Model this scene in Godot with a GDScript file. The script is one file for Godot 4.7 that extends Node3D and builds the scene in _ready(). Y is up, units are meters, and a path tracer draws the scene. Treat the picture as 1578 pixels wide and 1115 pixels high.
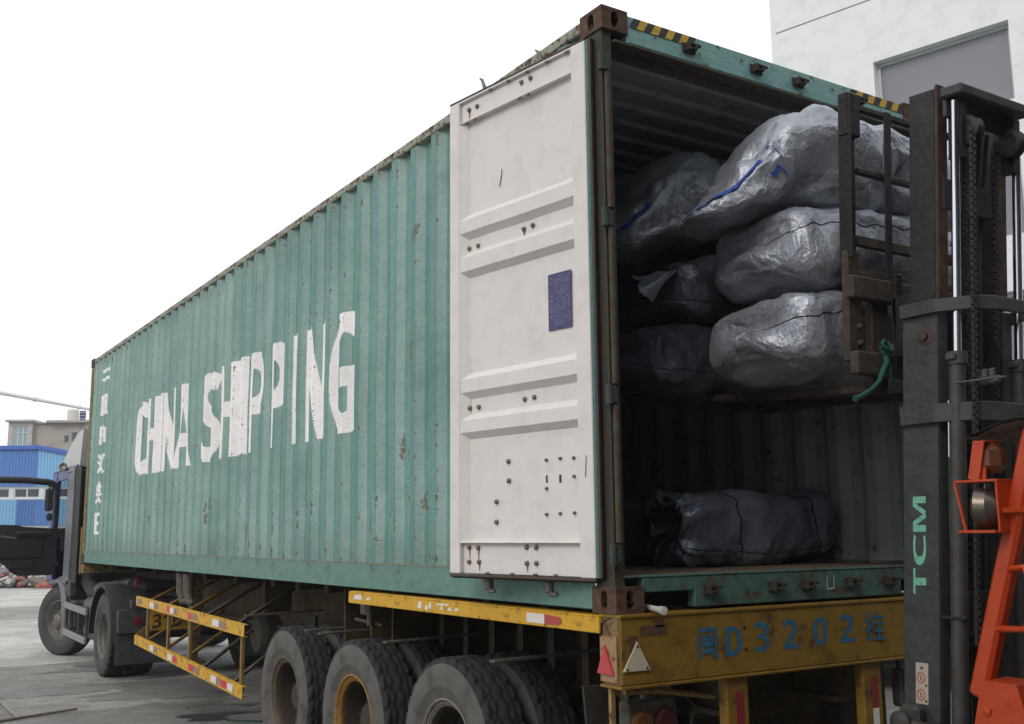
extends Node3D
# All building code below uses coordinates whose origin is the lower rear left corner of the
# container (x to the right across its doors, z towards the camera); LIFT raises them to the yard.
const LIFT := Vector3(0, 1.4, 0)
var mats := {}
var names := {}
var rng := RandomNumberGenerator.new()

class Shape:
	var v := PackedVector3Array()
	var n := PackedVector3Array()
	var t := PackedVector2Array()
	var i := PackedInt32Array()
	var xf := Transform3D()
	func _vert(p: Vector3, nn: Vector3, uv := Vector2.ZERO) -> int:
		v.append(xf * p); n.append((xf.basis * nn).normalized()); t.append(uv)
		return v.size() - 1
	func _tri(a: int, b: int, c: int) -> void:
		var g := (v[c] - v[a]).cross(v[b] - v[a])
		if g.dot(n[a] + n[b] + n[c]) < 0.0:
			i.append(a); i.append(c); i.append(b)
		else:
			i.append(a); i.append(b); i.append(c)
	func poly(p: Array, hint: Vector3, uvs := []) -> void:      # flat convex face that looks along hint
		var nn: Vector3 = (p[1] - p[0]).cross(p[2] - p[0]).normalized()
		if nn.dot(hint) < 0.0: nn = -nn
		var first := v.size()
		for k in p.size(): _vert(p[k], nn, uvs[k] if uvs.size() else Vector2.ZERO)
		for k in range(1, p.size() - 1): _tri(first, first + k, first + k + 1)
	func box(c: Vector3, size: Vector3, bev := 0.0, b := Basis()) -> void:
		var h := size * 0.5
		bev = min(bev, min(h.x, min(h.y, h.z)) * 0.9)
		var P := func(ax: int, s: Vector3) -> Vector3:
			var q := Vector3()
			for a in 3: q[a] = s[a] * (h[a] if a == ax else h[a] - bev)
			return c + b * q
		for ax in 3:
			var j := (ax + 1) % 3
			var k := (ax + 2) % 3
			for s in [-1.0, 1.0]:
				var pts := []
				for w in [[-1, -1], [1, -1], [1, 1], [-1, 1]]:
					var sg := Vector3(); sg[ax] = s; sg[j] = w[0]; sg[k] = w[1]
					pts.append(P.call(ax, sg))
				var hn := Vector3(); hn[ax] = s
				poly(pts, b * hn)
		if bev <= 0.0: return
		for ax in 3:
			var j := (ax + 1) % 3
			var k := (ax + 2) % 3
			for s in [-1.0, 1.0]:
				for r in [-1.0, 1.0]:
					var s0 := Vector3(); s0[ax] = s; s0[j] = r; s0[k] = -1
					var s1 := s0; s1[k] = 1
					var hn := Vector3(); hn[ax] = s; hn[j] = r
					poly([P.call(ax, s0), P.call(ax, s1), P.call(j, s1), P.call(j, s0)], b * hn)
		for m in 8:
			var sg := Vector3(1 if m & 1 else -1, 1 if m & 2 else -1, 1 if m & 4 else -1)
			poly([P.call(0, sg), P.call(1, sg), P.call(2, sg)], b * sg)
	func span(lo: Vector3, hi: Vector3, bev := 0.0) -> void:
		box((lo + hi) * 0.5, (hi - lo).abs(), bev)
	func bar(a: Vector3, b: Vector3, w: float, h: float, bev := 0.0, up := Vector3.UP) -> void:   # a rectangular bar from a to b
		var z := (b - a).normalized()
		if abs(z.dot(up)) > 0.97: up = Vector3.RIGHT
		var x := up.cross(z).normalized()
		box((a + b) * 0.5, Vector3(w, h, a.distance_to(b)), bev, Basis(x, z.cross(x), z))
	func tube(p: Array, r, sides := 8, caps := true) -> void:   # r: a number or one per point
		var up := Vector3.UP
		var d0: Vector3 = (p[1] - p[0]).normalized()
		if abs(d0.dot(up)) > 0.9: up = Vector3.RIGHT
		var side := up.cross(d0).normalized()
		var rings := []
		for k in p.size():
			var d: Vector3
			if k == 0: d = p[1] - p[0]
			elif k == p.size() - 1: d = p[k] - p[k - 1]
			else: d = (p[k + 1] - p[k]).normalized() + (p[k] - p[k - 1]).normalized()
			d = d.normalized()
			side = (side - d * side.dot(d)).normalized()
			var o := d.cross(side)
			var rr: float = r[k] if r is Array else r
			var ring := []
			for s in sides:
				var an := TAU * s / sides
				var dir := side * cos(an) + o * sin(an)
				ring.append(_vert(p[k] + dir * rr, dir))
			rings.append(ring)
			if caps and (k == 0 or k == p.size() - 1):
				var pts := []
				for s in sides: pts.append(p[k] + (side * cos(TAU * s / sides) + o * sin(TAU * s / sides)) * rr)
				poly(pts, -d if k == 0 else d)
		for k in rings.size() - 1:
			for s in sides:
				var s2 := (s + 1) % sides
				_tri(rings[k][s], rings[k][s2], rings[k + 1][s2]); _tri(rings[k][s], rings[k + 1][s2], rings[k + 1][s])
	func lathe(prof: Array, o: Vector3, axis: Vector3, sides := 32) -> void:   # prof: Vector2(radius, along the axis); hard edges between segments
		axis = axis.normalized()
		var e := (Vector3.UP if abs(axis.y) < 0.9 else Vector3.RIGHT).cross(axis).normalized()
		var f := axis.cross(e)
		for k in prof.size() - 1:
			var a: Vector2 = prof[k]
			var b: Vector2 = prof[k + 1]
			var nn := Vector2(b.y - a.y, a.x - b.x).normalized()
			var last := []
			for s in sides + 1:
				var an := TAU * s / sides
				var dir := e * cos(an) + f * sin(an)
				var no := dir * nn.x + axis * nn.y
				var cur := [_vert(o + dir * a.x + axis * a.y, no), _vert(o + dir * b.x + axis * b.y, no)]
				if s:
					_tri(last[0], last[1], cur[1]); _tri(last[0], cur[1], cur[0])
				last = cur
	func grid(rows: Array, uvs := []) -> void:    # rows of points, smooth; a closed ring repeats its first point
		var R := rows.size()
		var C: int = rows[0].size()
		var closed: bool = rows[0][0].is_equal_approx(rows[0][C - 1])
		var first := v.size()
		for r in R:
			for c in C:
				var l: int = c - 1 if c > 0 else (C - 2 if closed else 0)
				var g: int = c + 1 if c < C - 1 else (1 if closed else C - 1)
				var du: Vector3 = rows[r][g] - rows[r][l]
				var dv: Vector3 = rows[min(r + 1, R - 1)][c] - rows[max(r - 1, 0)][c]
				var nn := du.cross(dv)
				_vert(rows[r][c], nn.normalized() if nn.length() > 1e-9 else Vector3.UP, uvs[r][c] if uvs.size() else Vector2.ZERO)
		for r in R - 1:
			for c in C - 1:
				var a := first + r * C + c
				i.append(a); i.append(a + C); i.append(a + 1)
				i.append(a + 1); i.append(a + C); i.append(a + C + 1)
	func creased(rows: Array, flat: float, r: RandomNumberGenerator) -> void:   # like grid, with normals drawn towards each facet's own
		var R := rows.size()
		var C: int = rows[0].size()
		var sm := []
		for a in R:
			var row := []
			for c in C:
				var l: int = c - 1 if c > 0 else C - 2
				var g: int = c + 1 if c < C - 1 else 1
				var nn: Vector3 = (rows[a][g] - rows[a][l]).cross(rows[mini(a + 1, R - 1)][c] - rows[maxi(a - 1, 0)][c])
				row.append(nn.normalized())
			sm.append(row)
		for a in R - 1:
			for c in C - 1:
				var q := [[a, c], [a, c + 1], [a + 1, c + 1], [a + 1, c]]
				var tris := [[0, 1, 2], [0, 2, 3]] if r.randf() < 0.5 else [[0, 1, 3], [1, 2, 3]]
				for t3 in tris:
					var pp := []
					for k in t3: pp.append(rows[q[k][0]][q[k][1]])
					var fn: Vector3 = (pp[1] - pp[0]).cross(pp[2] - pp[0]).normalized()
					if fn.dot(sm[q[t3[0]][0]][q[t3[0]][1]]) < 0.0: fn = -fn
					var first := v.size()
					for k in 3: _vert(pp[k], sm[q[t3[k]][0]][q[t3[k]][1]].lerp(fn, flat))
					_tri(first, first + 1, first + 2)
	func prism(p: PackedVector2Array, o: Vector3, u: Vector3, w: Vector3, depth: Vector3) -> void:   # a 2D outline pushed along depth
		var idx := Geometry2D.triangulate_polygon(p)
		for lay in 2:
			var off := o + depth * float(lay)
			var nn := depth.normalized() * (1.0 if lay else -1.0)
			var first := v.size()
			for q in p: _vert(off + u * q.x + w * q.y, nn)
			for k in range(0, idx.size(), 3): _tri(first + idx[k], first + idx[k + 1], first + idx[k + 2])
		var area := 0.0
		for k in p.size(): area += p[k].cross(p[(k + 1) % p.size()])
		for k in p.size():
			var a: Vector2 = p[k]
			var b: Vector2 = p[(k + 1) % p.size()]
			var nn2: Vector2 = Vector2(b.y - a.y, a.x - b.x) * sign(area)
			poly([o + u * a.x + w * a.y, o + u * b.x + w * b.y, o + u * b.x + w * b.y + depth, o + u * a.x + w * a.y + depth], u * nn2.x + w * nn2.y)
	func holed(o: Vector3, u: Vector3, w: Vector3, size: Vector2, c: Vector2, rad: Vector2, out: Vector3, deep: float) -> void:   # a plate with an oval hole and the hole's wall
		var N := 28
		for k in N:
			var e := []
			var q := []
			for m in 2:
				var an: float = TAU * (k + m) / N
				var d := Vector2(cos(an), sin(an))
				var el := c + Vector2(signf(d.x) * pow(absf(d.x), 0.8) * rad.x, signf(d.y) * pow(absf(d.y), 0.8) * rad.y)
				var far := 1e9
				if d.x > 1e-6: far = min(far, (size.x - c.x) / d.x)
				if d.x < -1e-6: far = min(far, -c.x / d.x)
				if d.y > 1e-6: far = min(far, (size.y - c.y) / d.y)
				if d.y < -1e-6: far = min(far, -c.y / d.y)
				e.append(el); q.append(c + d * far)
			var A := func(x: Vector2) -> Vector3: return o + u * x.x + w * x.y
			poly([A.call(e[0]), A.call(e[1]), A.call(q[1]), A.call(q[0])], out)
			if absf(q[0].x - q[1].x) > 1e-5 and absf(q[0].y - q[1].y) > 1e-5:
				var cc := Vector2(size.x if q[0].x + q[1].x > size.x else 0.0, size.y if q[0].y + q[1].y > size.y else 0.0)
				poly([A.call(q[0]), A.call(q[1]), A.call(cc)], out)
			var mid: Vector2 = c - (e[0] + e[1]) * 0.5
			poly([A.call(e[0]), A.call(e[1]), A.call(e[1]) - out * deep, A.call(e[0]) - out * deep], u * mid.x + w * mid.y)
		poly([o - out * deep, o + u * size.x - out * deep, o + u * size.x + w * size.y - out * deep, o + w * size.y - out * deep], out)

func numbered(called: String, parent: Node) -> String:
	var key := str(parent.get_instance_id()) + called
	names[key] = names.get(key, -1) + 1
	return called if names[key] == 0 else "%s_%03d" % [called, names[key]]

func origin_of(o: Node) -> Vector3:
	var p := Vector3.ZERO
	while o != self and o != null:
		p += (o as Node3D).position
		o = o.get_parent()
	return p

func put(s: Shape, called: String, m: Material, parent: Node = self, at = null) -> MeshInstance3D:
	# commits a shape as one named mesh; «at» moves the pivot (container coordinates)
	var o := MeshInstance3D.new()
	o.name = numbered(called, parent)
	parent.add_child(o, true)
	var base := origin_of(parent)
	if at != null:
		o.position = (at as Vector3) + LIFT - base
		base = (at as Vector3) + LIFT
	var off := LIFT - base
	for k in s.v.size(): s.v[k] += off
	var a := []
	a.resize(Mesh.ARRAY_MAX)
	a[Mesh.ARRAY_VERTEX] = s.v; a[Mesh.ARRAY_NORMAL] = s.n; a[Mesh.ARRAY_TEX_UV] = s.t; a[Mesh.ARRAY_INDEX] = s.i
	var me := ArrayMesh.new()
	me.add_surface_from_arrays(Mesh.PRIMITIVE_TRIANGLES, a)
	me.surface_set_material(0, m)
	o.mesh = me
	return o

func node_at(called: String, at: Vector3, parent: Node) -> Node3D:
	var o := Node3D.new()
	o.name = numbered(called, parent)
	parent.add_child(o, true)
	o.position = at + LIFT - origin_of(parent)
	return o

func tag(o: Node, label: String, category: String, group := "") -> void:
	o.set_meta("label", label); o.set_meta("category", category)
	if group: o.set_meta("group", group)

func thing(called: String, at: Vector3, label: String, category: String, group := "") -> Node3D:
	var o := Node3D.new()
	o.name = numbered(called, self)
	add_child(o, true)
	o.position = at + LIFT
	tag(o, label, category, group)
	return o

func copy(o: Node3D, parent: Node, shift: Vector3, called: String) -> Node3D:
	var c: Node3D = o.duplicate()
	c.name = numbered(called, parent)
	parent.add_child(c, true)
	c.position = o.position + shift
	return c

# ---------- materials
func fnl(seed_: int, freq: float, oct := 4, kind := FastNoiseLite.TYPE_SIMPLEX_SMOOTH) -> FastNoiseLite:
	var f := FastNoiseLite.new()
	f.seed = seed_; f.frequency = freq; f.noise_type = kind
	f.fractal_type = FastNoiseLite.FRACTAL_FBM if oct > 1 else FastNoiseLite.FRACTAL_NONE
	f.fractal_octaves = oct; f.fractal_gain = 0.55
	return f

func ramp_tex(seed_: int, freq: float, stops: Array, size := 512, oct := 5) -> NoiseTexture2D:
	var g := Gradient.new()
	var offs := PackedFloat32Array()
	var cols := PackedColorArray()
	for s in stops: offs.append(s[0]); cols.append(s[1])
	g.offsets = offs; g.colors = cols
	var t := NoiseTexture2D.new()
	t.width = size; t.height = size; t.seamless = true; t.normalize = true
	t.noise = fnl(seed_, freq, oct); t.color_ramp = g
	return t

func bump_tex(seed_: int, freq: float, strength := 4.0, oct := 4, kind := FastNoiseLite.TYPE_SIMPLEX_SMOOTH) -> NoiseTexture2D:
	var t := NoiseTexture2D.new()
	t.width = 512; t.height = 512; t.seamless = true; t.as_normal_map = true; t.bump_strength = strength
	t.noise = fnl(seed_, freq, oct, kind)
	return t

func rgb(r: int, g: int, b: int) -> Color: return Color8(r, g, b)

func plain(key: String, c: Color, rough := 0.7, metal := 0.0) -> StandardMaterial3D:
	if mats.has(key): return mats[key]
	var m := StandardMaterial3D.new()
	m.albedo_color = c; m.roughness = rough; m.metallic = metal
	mats[key] = m
	return m

func worn(key: String, c: Color, rust := 0.2, scale := 1.0, rough := 0.6, metal := 0.0, rustc := Color8(88, 56, 38), bump := 0.4) -> StandardMaterial3D:
	# paint with patches of rust and dirt; rust is the share of the surface that has lost its paint
	if mats.has(key): return mats[key]
	var m := StandardMaterial3D.new()
	var cut := 0.08 + rust * 0.5
	var clean := [[0.0, c.darkened(0.06)], [0.5, c], [1.0, c.lightened(0.05)]]
	m.albedo_texture = ramp_tex(key.hash() & 1023, 0.012, clean if rust <= 0.0 else [[0.0, rustc.darkened(0.45)], [cut * 0.7, rustc], [cut, rustc.lerp(c, 0.35)], [cut + 0.04, c.darkened(0.12)], [cut + 0.2, c], [1.0, c.lightened(0.07)]])
	m.uv1_triplanar = true
	m.uv1_scale = Vector3.ONE * scale
	m.roughness = rough; m.metallic = metal
	if bump > 0.0:
		m.normal_enabled = true; m.normal_texture = mats["bump"]; m.normal_scale = bump
	mats[key] = m
	return m

func text_tris(s: String, bold := true) -> PackedVector2Array:   # triangles of a line of lettering, fitted to the unit square
	var f := SystemFont.new()
	f.font_names = PackedStringArray(["Droid Sans"]); f.font_weight = 700 if bold else 400
	var tm := TextMesh.new()
	tm.text = s; tm.font = f; tm.font_size = 64; tm.pixel_size = 0.01; tm.depth = 0.0; tm.curve_step = 0.6
	var arr := tm.get_mesh_arrays()
	var pv: PackedVector3Array = arr[Mesh.ARRAY_VERTEX]
	var ix: PackedInt32Array = arr[Mesh.ARRAY_INDEX]
	var lo := Vector2(1e9, 1e9)
	var hi := -lo
	for p in pv:
		lo = lo.min(Vector2(p.x, p.y)); hi = hi.max(Vector2(p.x, p.y))
	var out := PackedVector2Array()
	for k in ix: out.append((Vector2(pv[k].x, pv[k].y) - lo) / (hi - lo))
	return out

func letter_shape(st: Shape, s: String, o: Vector3, u: Vector3, w: Vector3, thick: Vector3) -> void:   # raised lettering filling the box u by w
	var tr := text_tris(s)
	for k in range(0, tr.size(), 3):
		var p := []
		for m in 3: p.append(o + u * tr[k + m].x + w * tr[k + m].y + thick)
		st.poly(p, thick)

func strokes(st: Shape, lines: Array, o: Vector3, u: Vector3, w: Vector3, width: float, thick: Vector3) -> void:
	var lift := thick.normalized() * 0.0004      # crossing strokes lie one on the other
	for l in lines:
		for k in range(0, l.size() - 2, 2):
			thick += lift
			var a: Vector3 = o + u * l[k] + w * l[k + 1]
			var b: Vector3 = o + u * l[k + 2] + w * l[k + 3]
			var d := (b - a).normalized() * width * 0.4
			var sd := thick.cross(d).normalized() * width * 0.5
			st.poly([a - d + sd + thick, b + d + sd + thick, b + d - sd + thick, a - d - sd + thick], thick)

func smooth01(a: float, b: float, x: float) -> float:
	return smoothstep(a, b, x)

func _ready() -> void:
	rng.seed = 7
	var cam := Camera3D.new()
	cam.name = "camera"
	add_child(cam)
	cam.position = Vector3(-2.94877, 0.358514, 3.768724) + LIFT
	cam.basis = Basis(Vector3.UP, -0.568993) * Basis(Vector3.RIGHT, 0.161745) * Basis(Vector3.BACK, -0.009978)
	cam.fov = 38.152
	cam.near = 0.05
	cam.far = 900.0
	var we := WorldEnvironment.new()
	we.name = "world"
	var env := Environment.new()
	env.background_mode = Environment.BG_SKY
	var sky := Sky.new()
	var sm := ProceduralSkyMaterial.new()
	sm.sky_top_color = Color(0.97, 0.985, 1.0)
	sm.sky_horizon_color = Color(0.93, 0.945, 0.96)
	sm.sky_curve = 0.25
	sm.ground_horizon_color = Color(0.55, 0.55, 0.54)
	sm.ground_bottom_color = Color(0.45, 0.45, 0.44)
	sm.sun_angle_max = 1.0
	sm.energy_multiplier = 1.34
	sky.sky_material = sm
	env.sky = sky
	env.tonemap_mode = Environment.TONE_MAPPER_LINEAR
	env.tonemap_exposure = 1.0
	env.sdfgi_enabled = true; env.ssao_enabled = true; env.ssil_enabled = true
	env.fog_enabled = true; env.fog_density = 0.0012; env.fog_light_color = Color(0.9, 0.92, 0.95)
	we.environment = env
	add_child(we)
	var sun := DirectionalLight3D.new()
	sun.name = "sun"
	sun.light_energy = 0.45
	sun.light_color = Color(1.0, 0.97, 0.93)
	sun.light_angular_distance = 24.0
	sun.shadow_enabled = true
	add_child(sun)
	sun.look_at_from_position(Vector3(-9, 8, 4), Vector3.ZERO)
	mats["bump"] = bump_tex(11, 0.03, 3.0)
	mats["fine"] = bump_tex(12, 0.12, 2.0)
	build_yard()
	build_background()
	build_white_building()
	build_container()
	build_trailer()
	build_truck()
	build_forklift()
	build_parked_trailer()
	build_bags()
	build_small_things()

# ---------- yard
func concrete_image(seed_: int) -> ImageTexture:
	var S := 1024
	var fine := fnl(seed_, 0.11, 3).get_seamless_image(S, S).get_data()
	var mid := fnl(seed_ + 1, 0.02, 4).get_seamless_image(S, S).get_data()
	var big := fnl(seed_ + 2, 0.0045, 3).get_seamless_image(S, S).get_data()
	var ck := FastNoiseLite.new()
	ck.seed = seed_ + 3; ck.frequency = 0.006; ck.noise_type = FastNoiseLite.TYPE_CELLULAR
	ck.cellular_return_type = FastNoiseLite.RETURN_DISTANCE2_SUB
	ck.domain_warp_enabled = true; ck.domain_warp_amplitude = 45.0; ck.domain_warp_frequency = 0.012
	var cr := ck.get_seamless_image(S, S).get_data()
	var out := PackedByteArray()
	out.resize(S * S * 3)
	for k in S * S:
		var a := 178.0 + (fine[k] - 128) * 0.14 + (mid[k] - 128) * 0.13
		var st := clampf((big[k] - 110) / 60.0, 0.0, 1.0)
		a *= 0.91 + 0.09 * st
		if cr[k] < 5 and mid[k] > 120: a *= 0.8
		out[k * 3] = clampi(int(a), 0, 255); out[k * 3 + 1] = clampi(int(a * 0.99), 0, 255); out[k * 3 + 2] = clampi(int(a * 0.965), 0, 255)
	return ImageTexture.create_from_image(Image.create_from_data(S, S, false, Image.FORMAT_RGB8, out))

func build_yard() -> void:
	var cm := StandardMaterial3D.new()
	cm.albedo_texture = concrete_image(40)
	cm.uv1_triplanar = true; cm.uv1_world_triplanar = true
	cm.uv1_scale = Vector3.ONE * 0.13
	cm.roughness = 0.85
	cm.normal_enabled = true; cm.normal_texture = mats["fine"]; cm.normal_scale = 0.35
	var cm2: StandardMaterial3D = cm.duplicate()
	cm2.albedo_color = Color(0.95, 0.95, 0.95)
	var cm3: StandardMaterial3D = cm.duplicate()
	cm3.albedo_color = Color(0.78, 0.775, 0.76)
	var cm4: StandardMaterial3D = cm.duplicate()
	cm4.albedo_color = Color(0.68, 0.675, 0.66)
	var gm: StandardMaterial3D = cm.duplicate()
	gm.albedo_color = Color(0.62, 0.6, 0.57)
	var g := Shape.new()
	g.poly([Vector3(-420, -1.418, 420), Vector3(420, -1.418, 420), Vector3(420, -1.418, -420), Vector3(-420, -1.418, -420)], Vector3.UP)
	var go := put(g, "ground", gm, self, Vector3(0, -1.418, 0))
	go.set_meta("kind", "structure")
	var kinds := [cm, cm2, cm, cm3]
	for a in range(-5, 7):
		for b in range(-12, 4):
			var s := Shape.new()
			var x0 := a * 4.2 - 1.3
			var z0 := b * 4.6 + 1.2
			s.box(Vector3(x0 + 2.1, -1.46, z0 + 2.3), Vector3(4.18, 0.12, 4.58), 0.012)
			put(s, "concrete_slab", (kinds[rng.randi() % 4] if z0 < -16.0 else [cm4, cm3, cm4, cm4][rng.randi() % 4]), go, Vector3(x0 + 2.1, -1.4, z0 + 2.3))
	# damp patches where water ran out under the trailer
	var wet := StandardMaterial3D.new()
	wet.albedo_texture = cm.albedo_texture; wet.albedo_color = Color(0.68, 0.68, 0.68)
	wet.uv1_triplanar = true; wet.uv1_world_triplanar = true; wet.uv1_scale = cm.uv1_scale
	wet.roughness = 0.55
	for w in [[-0.35, -7.2, 1.3, 0.75], [1.1, -6.6, 1.2, 1.1], [-0.7, -9.7, 1.0, 0.35], [1.2, -9.0, 1.5, 0.8], [-1.5, -5.5, 0.8, 0.5], [0.9, -11.7, 1.3, 0.5]]:
		var s := Shape.new()
		var pts := []
		var f := fnl(int(w[0] * 91 + w[1] * 17), 0.9, 3)
		for k in 48:
			var d := Vector2.from_angle(TAU * k / 48)
			var r := 1.0 + 0.55 * f.get_noise_2d(d.x * 2, d.y * 2)
			pts.append(Vector3(w[0] + d.x * w[2] * r, -1.3965, w[1] + d.y * w[3] * r))
		for k in 48: s.poly([Vector3(w[0], -1.3965, w[1]), pts[k], pts[(k + 1) % 48]], Vector3.UP)
		var o := put(s, "damp_patch", wet, self, Vector3(w[0], -1.3965, w[1]))
		o.set_meta("kind", "structure")


# ---------- container
const CL := 12.192
const CW := 2.438
const CH := 2.896

func ridge(s: float) -> float:      # depth of the trapezoid corrugation at a run of s metres
	var p := fposmod(s, 0.278)
	if p < 0.074: return 0.0
	if p < 0.14: return (p - 0.074) / 0.066 * 0.038
	if p < 0.212: return 0.038
	return (0.278 - p) / 0.066 * 0.038

func side_image() -> ImageTexture:
	var W := 2048
	var H := 720
	var img := Image.create_empty(W, H, false, Image.FORMAT_L8)   # the white print, as a mask
	var glyphs := [["C", 9.30, 8.84], ["H", 8.80, 8.33], ["I", 8.27, 8.12], ["N", 8.07, 7.58], ["A", 7.56, 6.98], ["S", 6.64, 6.09], ["H", 6.05, 5.52], ["I", 5.47, 5.29], ["P", 5.22, 4.80], ["P", 4.66, 4.32], ["I", 4.14, 4.02], ["N", 3.86, 3.47], ["G", 3.35, 2.94]]
	var mask := PackedByteArray()
	mask.resize(W * H)
	for g in glyphs:
		var tr := text_tris(g[0])
		if g[0] == "I":
			tr = PackedVector2Array([Vector2(0, 0), Vector2(1, 0), Vector2(1, 1), Vector2(0, 0), Vector2(1, 1), Vector2(0, 1)])
		var x0: float = (CL - g[1]) / CL * W
		var x1: float = (CL - g[2]) / CL * W
		var y0: float = (1.0 - 1.065 / CH) * H
		var y1: float = (1.0 - 1.94 / CH) * H
		for k in range(0, tr.size(), 3):
			for dx in [-3.5, 0.0, 3.5]:      # a heavy face: every stroke is widened
				fill_tri(mask, W, H, Vector2(lerpf(x0, x1, tr[k].x) + dx, lerpf(y0, y1, tr[k].y)), Vector2(lerpf(x0, x1, tr[k + 1].x) + dx, lerpf(y0, y1, tr[k + 1].y)), Vector2(lerpf(x0, x1, tr[k + 2].x) + dx, lerpf(y0, y1, tr[k + 2].y)))
	# the upright column of characters at the front end
	var col := [
		[2.505, 2.64, [[0, .95, 1, .95], [.5, .95, .5, .05], [0, .05, 1, .05]]],
		[2.02, 2.30, [[0, .05, 1, .05], [.1, .05, .1, .9, .9, .9, .9, .05], [.36, .9, .36, .05], [.64, .9, .64, .05]]],
		[1.60, 1.872, [[.05, .1, .05, .9, .4, .9, .4, .1], [.5, .8, .95, .8, .95, .15], [.7, 1, .6, .1], [.05, .5, .9, .5]]],
		[1.225, 1.473, [[.05, .95, .25, .75], [0, .6, .2, .5], [.02, .05, .28, .35], [.4, .9, 1, .9, .5, 0], [.45, .7, 1, 0]]],
		[0.81, 1.085, [[.1, .8, .95, .8], [.3, 1, .1, .65], [.15, .62, .9, .62], [.5, .9, .5, 0], [.05, .42, 1, .42], [.5, .4, .05, .05], [.5, .4, .98, .05]]],
		[0.405, 0.676, [[1, .95, .15, .95, .15, .02, 1, .02], [.15, .5, .9, .5]]]]
	for c in col:
		for l in c[2]:
			for k in range(0, l.size() - 2, 2):
				var zc := -11.42 + (2.6 - float(c[0])) * -0.03
				var a := Vector2((CL + zc + l[k] * 0.30) / CL * W, (1.0 - lerpf(c[0], c[1], l[k + 1]) / CH) * H)
				var b := Vector2((CL + zc + l[k + 2] * 0.30) / CL * W, (1.0 - lerpf(c[0], c[1], l[k + 3]) / CH) * H)
				var d := (b - a).normalized()
				var wd := Vector2(-d.y, d.x) * 5.5
				a -= d * 4.0; b += d * 4.0
				fill_tri(mask, W, H, a + wd, b + wd, b - wd); fill_tri(mask, W, H, a + wd, b - wd, a - wd)
	var n1 := fnl(61, 0.004, 4).get_image(W, H).get_data()
	var n2 := fnl(62, 0.03, 4).get_image(W, H).get_data()
	var n3 := fnl(63, 0.15, 2).get_image(W, H).get_data()
	var st := fnl(64, 0.012, 4).get_image(W, 256).get_data()     # read with a stretched height: streaks that run down
	var out := PackedByteArray()
	out.resize(W * H * 3)
	var edge := PackedFloat32Array()
	edge.resize(W)
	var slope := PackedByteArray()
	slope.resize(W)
	for x in W:
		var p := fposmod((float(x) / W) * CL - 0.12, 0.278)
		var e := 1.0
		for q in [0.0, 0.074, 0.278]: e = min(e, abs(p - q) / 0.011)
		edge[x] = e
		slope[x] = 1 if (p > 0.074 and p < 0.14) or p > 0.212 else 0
	var chips := PackedByteArray()      # scrapes that have gone to rust: along the side, height, length
	chips.resize(W * H)
	var cr := RandomNumberGenerator.new()
	cr.seed = 21
	var spots := [[-2.2, 1.0, 0.18], [-2.05, 1.55, 0.12], [-2.0, 2.3, 0.1], [-7.4, 0.8, 0.16], [-6.4, 0.68, 0.2], [-6.2, 0.7, 0.08], [-3.45, 1.1, 0.35], [-3.2, 0.95, 0.3], [-4.3, 1.0, 0.14], [-1.9, 0.6, 0.1], [-5.1, 0.45, 0.1], [-8.6, 0.6, 0.08], [-2.62, 0.5, 0.14], [-9.6, 1.6, 0.1]]
	for q in spots:
		for j in 32:
			var zx := int((CL + q[0] + cr.randfn() * 0.012) / CL * W)
			var yy := int((1.0 - (q[1] - cr.randf() * q[2]) / CH) * H)
			for a in range(-1, 2):
				for b in range(-2, 4):
					if zx + a > 0 and zx + a < W and yy + b > 0 and yy + b < H and cr.randf() < 0.5: chips[(yy + b) * W + zx + a] = 255
	var k := 0
	for y in H:
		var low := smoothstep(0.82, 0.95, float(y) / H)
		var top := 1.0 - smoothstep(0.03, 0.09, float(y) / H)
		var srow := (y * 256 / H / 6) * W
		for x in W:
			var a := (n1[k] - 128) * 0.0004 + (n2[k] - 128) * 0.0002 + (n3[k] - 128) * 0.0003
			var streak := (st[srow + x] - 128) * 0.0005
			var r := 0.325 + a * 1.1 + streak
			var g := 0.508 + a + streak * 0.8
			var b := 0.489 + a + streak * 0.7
			if slope[x]:      # sky light on the rib slopes, painted in as a paler tone
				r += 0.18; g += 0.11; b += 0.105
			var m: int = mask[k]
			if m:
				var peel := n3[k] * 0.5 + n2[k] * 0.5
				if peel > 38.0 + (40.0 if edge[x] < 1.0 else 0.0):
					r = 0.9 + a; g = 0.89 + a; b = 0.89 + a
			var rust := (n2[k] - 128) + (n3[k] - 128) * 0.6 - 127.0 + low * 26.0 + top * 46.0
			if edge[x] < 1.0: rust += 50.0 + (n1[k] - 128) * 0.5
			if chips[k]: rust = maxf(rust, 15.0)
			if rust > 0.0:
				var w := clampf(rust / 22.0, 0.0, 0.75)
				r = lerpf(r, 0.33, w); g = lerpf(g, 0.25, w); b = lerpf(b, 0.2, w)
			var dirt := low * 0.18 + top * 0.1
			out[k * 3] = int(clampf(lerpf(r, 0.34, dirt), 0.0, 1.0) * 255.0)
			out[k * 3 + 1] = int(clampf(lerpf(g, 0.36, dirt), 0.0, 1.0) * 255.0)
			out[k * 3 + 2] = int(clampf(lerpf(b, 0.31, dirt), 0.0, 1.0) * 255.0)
			k += 1
	return ImageTexture.create_from_image(Image.create_from_data(W, H, false, Image.FORMAT_RGB8, out))

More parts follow.
